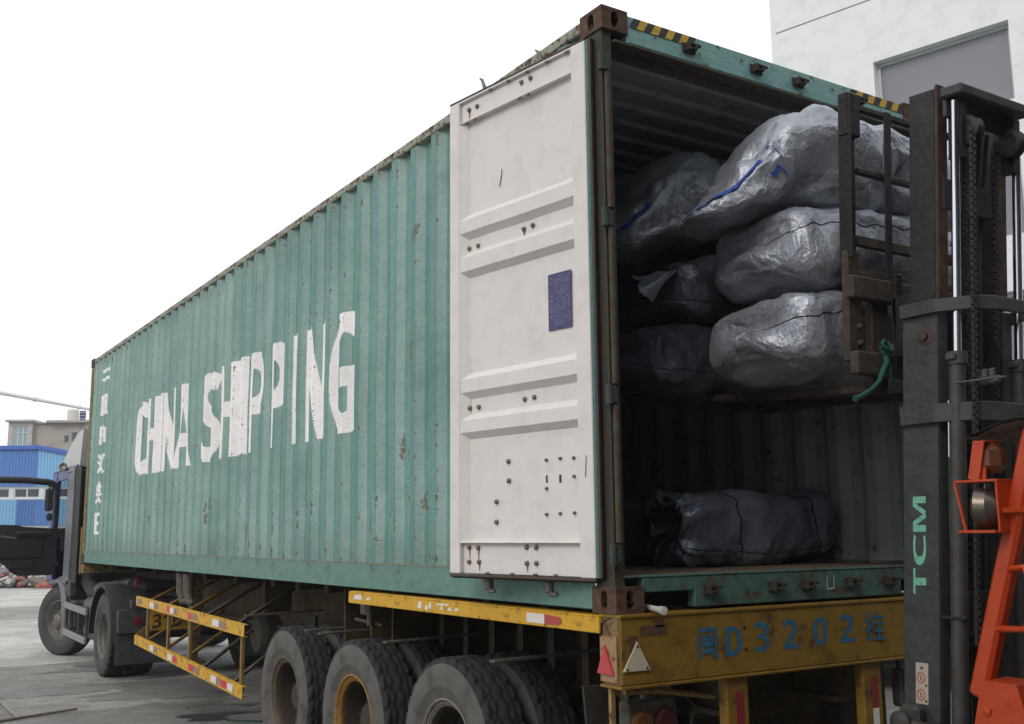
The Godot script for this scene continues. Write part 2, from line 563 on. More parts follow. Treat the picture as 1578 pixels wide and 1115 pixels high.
func fill_tri(mask: PackedByteArray, W: int, H: int, a: Vector2, b: Vector2, c: Vector2) -> void:
	var lo := a.min(b).min(c)
	var hi := a.max(b).max(c)
	var area := (b - a).cross(c - a)
	if absf(area) < 1e-6: return
	for y in range(maxi(0, int(lo.y)), mini(H - 1, int(hi.y)) + 1):
		for x in range(maxi(0, int(lo.x)), mini(W - 1, int(hi.x)) + 1):
			var p := Vector2(x + 0.5, y + 0.5)
			var u := (b - a).cross(p - a) / area
			var v := (c - b).cross(p - b) / area
			var w := (a - c).cross(p - c) / area
			if u >= -0.001 and v >= -0.001 and w >= -0.001: mask[y * W + x] = 255

func corrugated(x: float, out: float, z0: float, z1: float, y0: float, y1: float, seed_: int, with_uv := false, flip := 1.0) -> Shape:
	# an upright sheet along z at x whose ribs go in from the face that looks along out
	var s := Shape.new()
	var f := fnl(seed_, 1.1, 2)
	var cuts := []
	var run := 0.0
	while run < z1 - z0:
		for q in [0.0, 0.074, 0.14, 0.212]:
			if run + q < z1 - z0: cuts.append(run + q)
		run += 0.278
	cuts.append(z1 - z0)
	var rows := 18
	for k in cuts.size() - 1:
		var a: float = cuts[k]
		var b: float = cuts[k + 1]
		for r in rows:
			var pts := []
			var uvs := []
			for w in [[a, r], [b, r], [b, r + 1], [a, r + 1]]:
				var y := lerpf(y0, y1, float(w[1]) / rows)
				var dent: float = f.get_noise_2d(w[0], y * 0.9) * 0.007
				pts.append(Vector3(x - out * (ridge(w[0]) + dent), y, z0 + w[0]))
				uvs.append(Vector2((CL + z0 + w[0]) / CL, 1.0 - y / CH))
			s.poly(pts, Vector3(out * flip, 0, 0), uvs if with_uv else [])
	return s

func casting(parent: Node, m: Material, sx: int, sy: int, sz: int) -> void:   # a corner fitting with its oval holes; the signs say which corner
	var s := Shape.new()
	var size := Vector3(0.162, 0.118, 0.178)
	var o := Vector3(-0.006 if sx < 0 else CW + 0.006 - size.x, -0.004 if sy < 0 else CH + 0.004 - size.y, 0.006 - size.z if sz > 0 else -CL - 0.006)
	var px := o.x if sx < 0 else o.x + size.x
	var pz := o.z + size.z if sz > 0 else o.z
	var py := o.y if sy < 0 else o.y + size.y
	s.holed(Vector3(px, o.y, o.z), Vector3.BACK, Vector3.UP, Vector2(size.z, size.y), Vector2(size.z * 0.5, size.y * 0.5), Vector2(0.024, 0.041), Vector3(sx, 0, 0), 0.05)
	s.holed(Vector3(o.x, o.y, pz), Vector3.RIGHT, Vector3.UP, Vector2(size.x, size.y), Vector2(size.x * 0.5, size.y * 0.5), Vector2(0.024, 0.041), Vector3(0, 0, sz), 0.05)
	s.holed(Vector3(o.x, py, o.z), Vector3.RIGHT, Vector3.BACK, Vector2(size.x, size.z), Vector2(size.x * 0.5, size.z * 0.5), Vector2(0.03, 0.055), Vector3(0, sy, 0), 0.05)
	var qx := o.x + size.x if sx < 0 else o.x
	var qz := o.z if sz > 0 else o.z + size.z
	var qy := o.y + size.y if sy < 0 else o.y
	s.poly([Vector3(qx, o.y, o.z), Vector3(qx, o.y, o.z + size.z), Vector3(qx, o.y + size.y, o.z + size.z), Vector3(qx, o.y + size.y, o.z)], Vector3(-sx, 0, 0))
	s.poly([Vector3(o.x, o.y, qz), Vector3(o.x + size.x, o.y, qz), Vector3(o.x + size.x, o.y + size.y, qz), Vector3(o.x, o.y + size.y, qz)], Vector3(0, 0, -sz))
	s.poly([Vector3(o.x, qy, o.z), Vector3(o.x + size.x, qy, o.z), Vector3(o.x + size.x, qy, o.z + size.z), Vector3(o.x, qy, o.z + size.z)], Vector3(0, -sy, 0))
	put(s, "corner_casting", m, parent, o + size * 0.5)

func build_container() -> void:
	var teal := worn("teal", rgb(84, 122, 112), 0.08, 0.9, 0.55)
	var teal_old := worn("teal_old", rgb(66, 96, 88), 0.35, 1.6, 0.7)
	var rusty := worn("rusty_casting", rgb(82, 58, 44), 0.55, 2.2, 0.85, 0.0, rgb(64, 40, 28))
	var rail_top := worn("rail_top", rgb(142, 146, 130), 0.42, 1.8, 0.8)
	var inner := worn("grey_lining", rgb(164, 165, 166), 0.1, 0.8, 0.65, 0.0, rgb(96, 88, 80))
	var black := plain("rubber", rgb(30, 30, 31), 0.75)
	var c := thing("shipping_container", Vector3(CW * 0.5, 0, -CL * 0.5), "long teal corrugated container with white lettering, its rear door swung open, on the yellow trailer", "shipping container")
	# left side with the lettering
	var sm := StandardMaterial3D.new()
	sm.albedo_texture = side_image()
	sm.roughness = 0.5
	sm.normal_enabled = true; sm.normal_texture = mats["bump"]; sm.normal_scale = 0.12
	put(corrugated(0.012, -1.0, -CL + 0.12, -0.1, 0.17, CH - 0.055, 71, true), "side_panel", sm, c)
	put(corrugated(CW - 0.015, 1.0, -CL + 0.12, -0.1, 0.15, CH - 0.05, 73, false, -1.0), "inner_side_wall", inner, c)
	put(corrugated(CW - 0.012, 1.0, -CL + 0.12, -0.1, 0.17, CH - 0.055, 73), "side_panel", teal, c)
	put(corrugated(0.015, -1.0, -CL + 0.12, -0.1, 0.15, CH - 0.05, 71, false, -1.0), "inner_side_wall", inner, c)
	# front wall and roof
	var s := Shape.new()
	s.span(Vector3(0.1, 0.1, -CL + 0.03), Vector3(CW - 0.1, CH - 0.05, -CL + 0.07))
	put(s, "front_wall", inner, c)
	s = Shape.new()
	var z := -0.1
	while z > -CL + 0.2:          # ribs run across the roof
		for q in [[0.0, 0.0, 0.09, 0.0], [0.09, 0.0, 0.11, 0.022], [0.11, 0.022, 0.19, 0.022], [0.19, 0.022, 0.21, 0.0]]:
			for up in 2:
				var y0: float = CH - 0.02 - q[1] - (0.0 if up else 0.003)
				var y1: float = CH - 0.02 - q[3] - (0.0 if up else 0.003)
				s.poly([Vector3(0.05, y0, z - q[0]), Vector3(CW - 0.05, y0, z - q[0]), Vector3(CW - 0.05, y1, z - q[2]), Vector3(0.05, y1, z - q[2])], Vector3(0, 1 if up else -1, 0))
		z -= 0.21
	put(s, "roof_panel", inner, c)
	# floor boards
	var fm := worn("floor_wood", rgb(92, 78, 66), 0.25, 1.0, 0.8, 0.0, rgb(48, 40, 34))
	for k in 14:
		s = Shape.new()
		var w := (CW - 0.1) / 14.0
		s.span(Vector3(0.05 + k * w + 0.002, 0.13, -CL + 0.08), Vector3(0.05 + (k + 1) * w - 0.002, 0.158 + 0.0015 * (k % 3), -0.07), 0.003)
		put(s, "floor_board", fm, c)
	# rails and posts
	for side in 2:
		var x0 := 0.008 if side == 0 else CW - 0.068
		s = Shape.new()
		s.span(Vector3(x0, CH - 0.062, -CL + 0.165), Vector3(x0 + 0.06, CH - 0.004, -0.165), 0.006)
		put(s, "top_rail", rail_top, c)
		s = Shape.new()
		var xo := 0.004 if side == 0 else CW - 0.004
		var inw := 1.0 if side == 0 else -1.0
		s.span(Vector3(xo, 0.012, -CL + 0.165), Vector3(xo + inw * 0.006, 0.168, -0.165))
		s.span(Vector3(xo + inw * 0.006, 0.008, -CL + 0.165), Vector3(xo + inw * 0.05, 0.015, -0.165))
		put(s, "bottom_rail", teal, c)
		s = Shape.new()
		s.span(Vector3(xo - inw * 0.002, 0.1685, -CL + 0.165), Vector3(xo + inw * 0.055, 0.174, -0.165))
		put(s, "rail_lip", worn("rail_lip", rgb(128, 124, 112), 0.5, 2.2, 0.8), c)
		s = Shape.new()
		var xa := 0.0 if side == 0 else CW - 0.15
		s.span(Vector3(xa, 0.118, -CL), Vector3(xa + 0.15, CH - 0.118, -CL + 0.15), 0.01)
		put(s, "corner_post", worn("front_post", rgb(120, 104, 62), 0.5, 2.0, 0.8), c)
		s = Shape.new()       # rear post: a bent plate with a return that the door shuts against
		var sg := 1.0 if side == 0 else -1.0
		var xr := 0.0 if side == 0 else CW
		s.span(Vector3(xr + sg * 0.004, 0.114, -0.15), Vector3(xr + sg * 0.012, CH - 0.114, -0.012))
		s.span(Vector3(xr + sg * 0.012, 0.114, -0.15), Vector3(xr + sg * 0.075, CH - 0.114, -0.138))
		s.span(Vector3(xr + sg * 0.012, 0.114, -0.024), Vector3(xr + sg * 0.052, CH - 0.114, -0.012))
		s.span(Vector3(xr + sg * 0.052, 0.114, -0.138), Vector3(xr + sg * 0.062, CH - 0.114, -0.012))
		put(s, "corner_post", worn("rear_post", rgb(50, 54, 47), 0.6, 2.4, 0.75, 0.0, rgb(74, 54, 42)), c)
		for sy in [-1, 1]:
			casting(c, rusty, -1 if side == 0 else 1, sy, 1); casting(c, rusty, -1 if side == 0 else 1, sy, -1)
	# rear header: teal face, dark lip, hazard stripes, cam keepers
	s = Shape.new()
	s.span(Vector3(0.156, CH - 0.155, -0.07), Vector3(CW - 0.156, CH - 0.008, -0.002), 0.006)
	var hd := put(s, "door_header", worn("header_teal", rgb(112, 156, 154), 0.1, 1.4, 0.5), c)
	s = Shape.new()
	s.span(Vector3(0.07, CH - 0.172, -0.09), Vector3(CW - 0.07, CH - 0.156, 0.004), 0.004)
	s.span(Vector3(0.07, CH - 0.215, -0.1), Vector3(CW - 0.07, CH - 0.173, -0.08), 0.004)
	put(s, "header_lip", worn("lip_rust", rgb(70, 72, 62), 0.6, 2.5, 0.85), hd)
	for e in [[0.17, 0.585], [1.785, 2.27]]:
		var cnt := 9
		var w: float = (e[1] - e[0]) / cnt
		for k in cnt:
			s = Shape.new()
			var x0: float = e[0] + k * w
			var y0 := CH - 0.068
			var y1 := CH - 0.014
			s.poly([Vector3(x0, y0, 0.0015), Vector3(x0 + w, y0, 0.0015), Vector3(x0 + w + 0.03, y1, 0.0015), Vector3(x0 + 0.03, y1, 0.0015)], Vector3.BACK)
			put(s, "hazard_stripe", worn("hazard_yellow", rgb(196, 158, 46), 0.12, 3.0, 0.6) if k % 2 else plain("hazard_black", rgb(38, 38, 40), 0.6), hd)
	for x in [0.56, 1.04, 1.365, 1.86]:
		put(keeper(Vector3(x, CH - 0.085, 0.0)), "cam_keeper", worn("keeper_rust", rgb(46, 42, 36), 0.4, 4.0, 0.85), hd)
	# sill
	s = Shape.new()
	s.span(Vector3(0.47, 0.008, -0.06), Vector3(CW - 0.47, 0.15, -0.004), 0.004)
	s.span(Vector3(0.156, 0.085, -0.06), Vector3(0.47, 0.15, -0.004), 0.004)
	s.span(Vector3(CW - 0.47, 0.085, -0.06), Vector3(CW - 0.156, 0.15, -0.004), 0.004)
	s.span(Vector3(0.05, 0.151, -0.09), Vector3(CW - 0.05, 0.161, -0.001), 0.003)
	var sill := put(s, "door_sill", teal_old, c)
	s = Shape.new()
	s.span(Vector3(0.156, 0.012, -0.3), Vector3(CW - 0.156, 0.12, -0.2))
	put(s, "sill_back", plain("dark_steel", rgb(34, 32, 30), 0.8), sill)
	for x in [0.56, 0.99, 1.22, 1.55, 1.86]:
		put(keeper(Vector3(x, 0.085, -0.002)), "cam_keeper", mats["keeper_rust"], sill)
	s = Shape.new()
	strokes(s, [[0.05, 1, 0, 0, .9, .05, .95, 1]], Vector3(1.375, 0.058, -0.003), Vector3(0.055, 0, 0), Vector3(0, 0.062, 0), 0.011, Vector3(0, 0, 0.0012))
	put(s, "painted_mark", plain("mark_white", rgb(150, 152, 146), 0.8), sill)
	# hinge pins of the left door on its post
	var hinge := worn("hinge_steel", rgb(66, 66, 52), 0.72, 1.6, 0.8, 0.0, rgb(70, 50, 36))
	var cuts := [0.26, 0.98, 1.82, 2.6]
	for k in 3:
		s = Shape.new()
		s.tube([Vector3(0.016, cuts[k] + 0.05, 0.012), Vector3(0.016, cuts[k + 1] - 0.05, 0.012)], 0.015, 10)
		s.span(Vector3(0.014, cuts[k] + 0.05, -0.012), Vector3(0.05, cuts[k + 1] - 0.05, 0.004), 0.003)
		put(s, "post_edge_bar", hinge, c)
	for y in cuts:
		s = Shape.new()
		s.box(Vector3(0.0, y, 0.004), Vector3(0.055, 0.085, 0.03), 0.006)
		s.tube([Vector3(-0.02, y - 0.045, 0.012), Vector3(-0.02, y + 0.045, 0.012)], 0.016, 10)
		put(s, "hinge", worn("hinge_teal", rgb(52, 64, 57), 0.4, 2.0, 0.8), c)
	build_door(c)

func keeper(p: Vector3) -> Shape:
	var s := Shape.new()
	s.box(p + Vector3(0, 0, 0.004), Vector3(0.09, 0.05, 0.008), 0.002)
	s.box(p + Vector3(-0.022, 0.0, 0.022), Vector3(0.014, 0.045, 0.034), 0.003)
	s.box(p + Vector3(0.026, 0.004, 0.022), Vector3(0.018, 0.034, 0.034), 0.004)
	s.box(p + Vector3(0.004, -0.012, 0.03), Vector3(0.05, 0.014, 0.018), 0.004)
	s.tube([p + Vector3(-0.01, 0.016, 0.026), p + Vector3(0.052, 0.01, 0.034)], 0.009, 6)
	return s

func build_door(c: Node) -> void:
	# the left door, swung right round until its inner side looks out; (u, v, w) = along, up, out
	var white := worn("door_white", rgb(214, 210, 208), 0.0, 0.8, 0.5, 0.0, rgb(120, 92, 74), 0.1)
	var teal := mats["teal"] as Material
	var black := mats["rubber"] as Material
	var rust := mats["rusty_casting"] as Material
	var o := Vector3(-0.2, 0.15, -1.16)
	var u := Vector3(0.155493, 0, 0.987838)
	var w := Vector3(-0.987838, 0, 0.155493)
	var xf := Transform3D(Basis(u, Vector3.UP, w), o)
	var D := func() -> Shape:
		var q := Shape.new()
		q.xf = xf
		return q
	var s: Shape = D.call()
	# recessed sheet with two pairs of ribs pressed out of it
	var prof := [[0.15, -0.034]]
	for r in [[0.735, 0.80], [0.95, 1.02], [1.612, 1.69], [1.828, 1.90]]:
		prof.append_array([[r[0] - 0.035, -0.034], [r[0], -0.002], [r[1], -0.002], [r[1] + 0.035, -0.034]])
	prof.append([2.47, -0.034])
	var f := fnl(90, 2.0, 2)
	for k in prof.size() - 1:
		var a = prof[k]
		var b = prof[k + 1]
		var steps := maxi(1, int((b[0] - a[0]) / 0.07))
		for m in steps:
			var rows := []
			for t in 2:
				var q := float(m + t) / steps
				var row := []
				for x in 13:
					var uu := lerpf(0.088, 0.975, x / 12.0)
					var v: float = lerpf(a[0], b[0], q)
					row.append(Vector3(uu, v, lerpf(a[1], b[1], q) + f.get_noise_2d(uu, v * 0.6) * 0.004))
				rows.append(row)
			for x in 12:
				s.poly([rows[0][x], rows[0][x + 1], rows[1][x + 1], rows[1][x]], Vector3(0, 0, 1))
	var door := put(s, "door", white, c, o)
	s = D.call()
	s.span(Vector3(0, 0.002, -0.045), Vector3(0.085, 2.6, 0.0), 0.004)
	s.poly([Vector3(0.0855, 0.16, 0.0), Vector3(0.0855, 2.46, 0.0), Vector3(0.138, 2.46, -0.0335), Vector3(0.138, 0.16, -0.0335)], Vector3(1, 0, 1))
	put(s, "stile", white, door)
	s = D.call()
	s.span(Vector3(0.972, 0.0, -0.045), Vector3(1.07, 2.6, 0.001), 0.004)
	put(s, "stile", white, door)
	s = D.call()
	s.span(Vector3(0.085, 2.47, -0.045), Vector3(0.972, 2.6, -0.02), 0.003)
	s.span(Vector3(0.085, 2.462, -0.04), Vector3(0.972, 2.470, -0.001), 0.002)
	s.span(Vector3(0.085, 2.588, -0.02), Vector3(0.972, 2.6, -0.002), 0.002)
	put(s, "top_rail", white, door)
	s = D.call()
	s.span(Vector3(0.085, 0.002, -0.045), Vector3(0.972, 0.158, -0.026), 0.003)
	s.span(Vector3(0.085, 0.157, -0.04), Vector3(0.972, 0.165, -0.001), 0.002)
	put(s, "bottom_rail", white, door)
	s = D.call()       # outer skin, teal at the edges
	s.span(Vector3(-0.002, 0.01, -0.085), Vector3(1.088, 2.592, -0.046), 0.004)
	put(s, "outer_skin", teal, door)
	s = D.call()
	s.span(Vector3(1.0905, -0.004, -0.044), Vector3(1.108, 2.604, -0.012), 0.006)
	s.span(Vector3(0.0, -0.022, -0.04), Vector3(1.07, -0.002, -0.012), 0.004)
	put(s, "gasket", black, door)
	s = D.call()
	s.span(Vector3(1.071, 0.0, -0.04), Vector3(1.09, 2.6, -0.003), 0.002)
	put(s, "teal_edge", worn("edge_teal", rgb(60, 104, 106), 0.1, 2.0, 0.6), door)
	s = D.call()
	s.span(Vector3(0.0, -0.014, -0.011), Vector3(1.07, 0.0, 0.002), 0.002)
	s.span(Vector3(0.0, 2.601, -0.04), Vector3(1.07, 2.611, 0.0), 0.002)
	s.span(Vector3(1.098, 0.0, -0.0115), Vector3(1.112, 2.6, 0.004), 0.002)
	put(s, "gasket_retainer", worn("retainer", rgb(70, 58, 50), 0.4, 3.0, 0.7), door)
	# bolts
	var bolt := worn("bolt_steel", rgb(122, 113, 105), 0.35, 8.0, 0.5, 0.5)
	for b in [[.591, 2.548], [.661, 2.548], [.156, 2.535], [.225, 2.534], [.585, 2.477], [.653, 2.481], [.148, 2.477], [.217, 2.469], [.58, 1.754], [.649, 1.758], [.137, 1.745], [.212, 1.745], [.574, .87], [.644, .873], [.135, .868], [.21, .866], [.444, .566], [.445, .468], [.348, .366], [.347, .264], [.725, .557], [.821, .559], [.914, .556], [.915, .469], [.724, .419], [.721, .295], [.816, .297], [.913, .298], [.137, .136], [.21, .134], [.136, .062], [.216, .063], [.582, .138], [.651, .138], [.583, .061], [.651, .062]]:
		s = D.call()
		var big: bool = not (b[1] < 0.57 and b[0] > 0.7)
		var r := 0.0135 if big else 0.009
		var base := -0.02 if b[1] > 2.4 else (-0.026 if b[1] < 0.16 else -0.034)
		if b[1] > 2.46 and b[1] < 2.49: continue
		s.lathe([Vector2(r, 0), Vector2(r, 0.008), Vector2(r * 0.7, 0.014), Vector2(0, 0.017)], Vector3(b[0], b[1], base), Vector3(0, 0, 1), 6)
		put(s, "bolt", bolt, door)
	for b in [[.494, 2.594], [.35, 2.594], [.795, 2.594], [.938, 2.594], [.644, 2.594], [.585, 2.466], [.653, 2.466], [.148, 2.466], [.217, 2.466], [.3, .004], [.49, .004], [.66, .004], [.8, .004]]:
		s = D.call()
		s.box(Vector3(b[0], b[1] + (-0.008 if b[1] > 1.0 else 0.004), -0.006), Vector3(0.022, 0.012, 0.014), 0.003)
		put(s, "rivet", bolt, door)
	for b in [[.723, .465, .012, .036], [.818, .462, .016, .038]]:
		s = D.call()
		s.box(Vector3(b[0], b[1], -0.032), Vector3(b[2], b[3], 0.004), 0.001)
		put(s, "rust_scar", mats["rusty_casting"], door)
	for b in [[.137, .136, .06], [.21, .134, .075], [.216, .063, .05], [.136, .868, .05], [.58, 1.754, .05], [.156, 2.535, .07], [.583, .061, .045], [.644, .873, .04]]:
		s = D.call()       # rust that has run down from a bolt
		var wz := -0.0255 if b[1] < 0.16 else (-0.0195 if b[1] > 2.4 else -0.0335)
		s.poly([Vector3(b[0] - 0.009, b[1], wz), Vector3(b[0] + 0.01, b[1], wz), Vector3(b[0] + 0.003, b[1] - b[2], wz), Vector3(b[0] - 0.004, b[1] - b[2] * 0.9, wz)], Vector3(0, 0, 1))
		put(s, "rust_run", worn("run_rust", rgb(150, 118, 96), 0.3, 9.0, 0.8), door)
	for l in [[.392, 2.03, .41, 2.10, .004], [.405, 2.07, .412, 2.125, .003], [1.02, .46, 1.028, .56, .004], [.2, .76, .2, .79, .002], [.55, .95, .56, 1.0, .002]]:
		s = D.call()
		var off := -0.03 if l[0] < 0.95 else 0.003
		s.bar(Vector3(l[0], l[1], off), Vector3(l[2], l[3], off), l[4], 0.002)
		put(s, "scratch", plain("scratch", rgb(96, 92, 80), 0.8) if l[0] < 0.95 else teal, door)
	# notice with lines of small print
	s = D.call()
	s.poly([Vector3(0.758, 1.19, -0.027), Vector3(0.921, 1.19, -0.027), Vector3(0.923, 1.474, -0.027), Vector3(0.758, 1.474, -0.027)], Vector3(0, 0, 1), [Vector2(0, 1), Vector2(1, 1), Vector2(1, 0), Vector2(0, 0)])
	var im := Image.create_empty(128, 224, false, Image.FORMAT_RGB8)
	im.fill(rgb(62, 62, 104))
	var r2 := RandomNumberGenerator.new()
	r2.seed = 4
	for y in range(10, 214, 6):
		if y > 40 and y < 52: continue
		var x := 34
		while x < 118:
			var l := r2.randi_range(3, 12)
			if r2.randf() < 0.62: im.fill_rect(Rect2i(x, y, mini(l, 120 - x), 2), rgb(118, 118, 146))
			x += l + 3
		if r2.randf() < 0.35: im.fill_rect(Rect2i(8, y, 18, 3), rgb(112, 112, 142))
	var lm := StandardMaterial3D.new()
	lm.albedo_texture = ImageTexture.create_from_image(im); lm.roughness = 0.55
	put(s, "notice_plate", lm, door)
	# locking bars behind the door, whose cams show above and below it
	for x in [0.2, 0.66]:
		s = D.call()
		s.tube([Vector3(x, -0.03, -0.105), Vector3(x, 2.64, -0.105)], 0.017, 10)
		s.box(Vector3(x, -0.055, -0.1), Vector3(0.05, 0.06, 0.045), 0.01)
		s.box(Vector3(x + 0.035, -0.085, -0.09), Vector3(0.06, 0.022, 0.02), 0.006)
		s.box(Vector3(x, 2.655, -0.1), Vector3(0.035, 0.05, 0.03), 0.008)
		s.tube([Vector3(x, 2.67, -0.095), Vector3(x - 0.012, 2.72, -0.085), Vector3(x - 0.028, 2.735, -0.08)], [0.012, 0.009, 0.004], 6)
		put(s, "locking_bar", worn("galvanised", rgb(120, 118, 112), 0.35, 3.0, 0.5, 0.4), door)

# ---------- trailer
func tyre_shape(o: Vector3, axis: Vector3, r_out: float, r_in: float, width: float, lugs: bool, part: int) -> Shape:
	# a tyre whose tread is cut by zigzag grooves; «axis» looks out of the vehicle
	var s := Shape.new()
	axis = axis.normalized()
	var e := Vector3.UP
	e = (e - axis * e.dot(axis)).normalized()
	var f := axis.cross(e)
	var h := width * 0.5
	var prof := [[r_in, 0.78], [r_in + 0.02, 0.86], [r_in + 0.035, 0.84], [lerpf(r_in, r_out, 0.3), 0.97], [lerpf(r_in, r_out, 0.34), 1.0], [lerpf(r_in, r_out, 0.55), 1.0], [lerpf(r_in, r_out, 0.58), 0.985], [lerpf(r_in, r_out, 0.8), 0.93], [r_out - 0.035, 0.89], [r_out - 0.012, 0.85], [r_out - 0.003, 0.76], [r_out, 0.66], [r_out, 0.56], [r_out, 0.44], [r_out, 0.33], [r_out, 0.21], [r_out, 0.09], [r_out, -0.03]]
	var full := prof.duplicate()
	for k in range(prof.size() - 2, -1, -1): full.append([prof[k][0], -prof[k][1]])
	var sides := 180
	var rows := []
	var first := 8       # the shoulder, where the sidewall (part 0, 2) meets the tread (part 1)
	var last := full.size() - 1 - first
	for j in full.size():
		var q = full[j]
		if (part == 0 and j > first) or (part == 1 and (j < first or j > last)) or (part == 2 and j < last): continue
		var row := []
		for k in sides + 1:
			var m := k % sides
			var r: float = q[0]
			var w: float = q[1]
			if r > r_out - 0.02:
				if lugs:
					var ph := m % 6
					var lat := absf(w)
					if lat > 0.68: r -= 0.022 if ph > 3 else 0.0
					var zig := 0.08 * (absf(fposmod(m / 6.0, 1.0) - 0.5) * 4.0 - 1.0)
					for g in [0.27, -0.27, 0.56, -0.56]:
						if absf(w - g - zig * 0.6) < 0.07: r -= 0.016
				else:
					for g in [0.21, -0.21, 0.56, -0.56]:
						if absf(w - g) < 0.05: r -= 0.011
			var an := TAU * k / sides
			row.append(o + (e * cos(an) + f * sin(an)) * r + axis * (w * h))
		rows.append(row)
	s.grid(rows)
	return s

func put_tyre(parent: Node, c: Vector3, axis: Vector3, r_out: float, r_in: float, width: float, lugs: bool, m: Material) -> void:
	var tread := worn("tread_rubber", rgb(36, 36, 38), 0.15, 1.6, 0.92, 0.0, rgb(62, 59, 56), 0.3)
	put(tyre_shape(c, axis, r_out, r_in, width, lugs, 0), "sidewall", m, parent)
	put(tyre_shape(c, axis, r_out, r_in, width, lugs, 2), "sidewall", m, parent)
	put(tyre_shape(c, axis, r_out, r_in, width, lugs, 1), "tyre_tread", tread, parent)

func trailer_wheel(parent: Node, c: Vector3, axis: Vector3, deep: bool, tyre_m: Material, rim_m: Material, edge_m: Material) -> Node3D:
	var wn := node_at("wheel", c, parent)
	put_tyre(wn, c, axis, 0.53, 0.292, 0.27, true, tyre_m)
	var s := Shape.new()
	s.lathe([Vector2(0.262, 0.06), Vector2(0.262, 0.092), Vector2(0.298, 0.104), Vector2(0.305, 0.116), Vector2(0.296, 0.118), Vector2(0.288, 0.106)], c, axis, 40)
	put(s, "rim_flange", edge_m, wn)
	s = Shape.new()
	var dz := -0.10 if deep else 0.05
	s.lathe([Vector2(0.272, 0.1), Vector2(0.255, 0.05), Vector2(0.245, dz + 0.02), Vector2(0.2, dz), Vector2(0.14, dz + 0.008), Vector2(0.12, dz + 0.01), Vector2(0.115, dz + 0.09), Vector2(0.09, dz + 0.12), Vector2(0.0, dz + 0.125)], c, axis, 32)
	s.lathe([Vector2(0.262, 0.06), Vector2(0.27, -0.1), Vector2(0.3, -0.12)], c, axis, 32)
	put(s, "rim", rim_m, wn)
	var e := Vector3.UP
	var f := axis.cross(e)
	for k in 10:
		var an := TAU * k / 10
		var p := c + (e * cos(an) + f * sin(an)) * 0.165 + axis * (dz + 0.004)
		s = Shape.new()
		s.lathe([Vector2(0.016, 0), Vector2(0.016, 0.024), Vector2(0.009, 0.034), Vector2(0, 0.036)], p, axis, 6)
		put(s, "wheel_nut", rim_m, wn)
	return wn

func reflector(parent: Node, a: Vector3, u: Vector3, w: Vector3, out: Vector3, kinds: Array) -> void:
	var s: Shape
	var white := plain("reflex_white", rgb(212, 208, 204), 0.4)
	var red := plain("reflex_red", rgb(190, 38, 42), 0.4)
	var old := plain("reflex_old", rgb(142, 112, 96), 0.6)
	for k in kinds.size():
		s = Shape.new()
		var n := float(kinds.size())
		var p := a + u * (k / n)
		var q := u / n * 0.98
		s.poly([p + out, p + q + out, p + q + w + out, p + w + out], out)
		put(s, "reflective_tape", {"w": white, "r": red, "o": old, "d": plain("reflex_dim", rgb(126, 36, 38), 0.5)}[kinds[k]], parent)

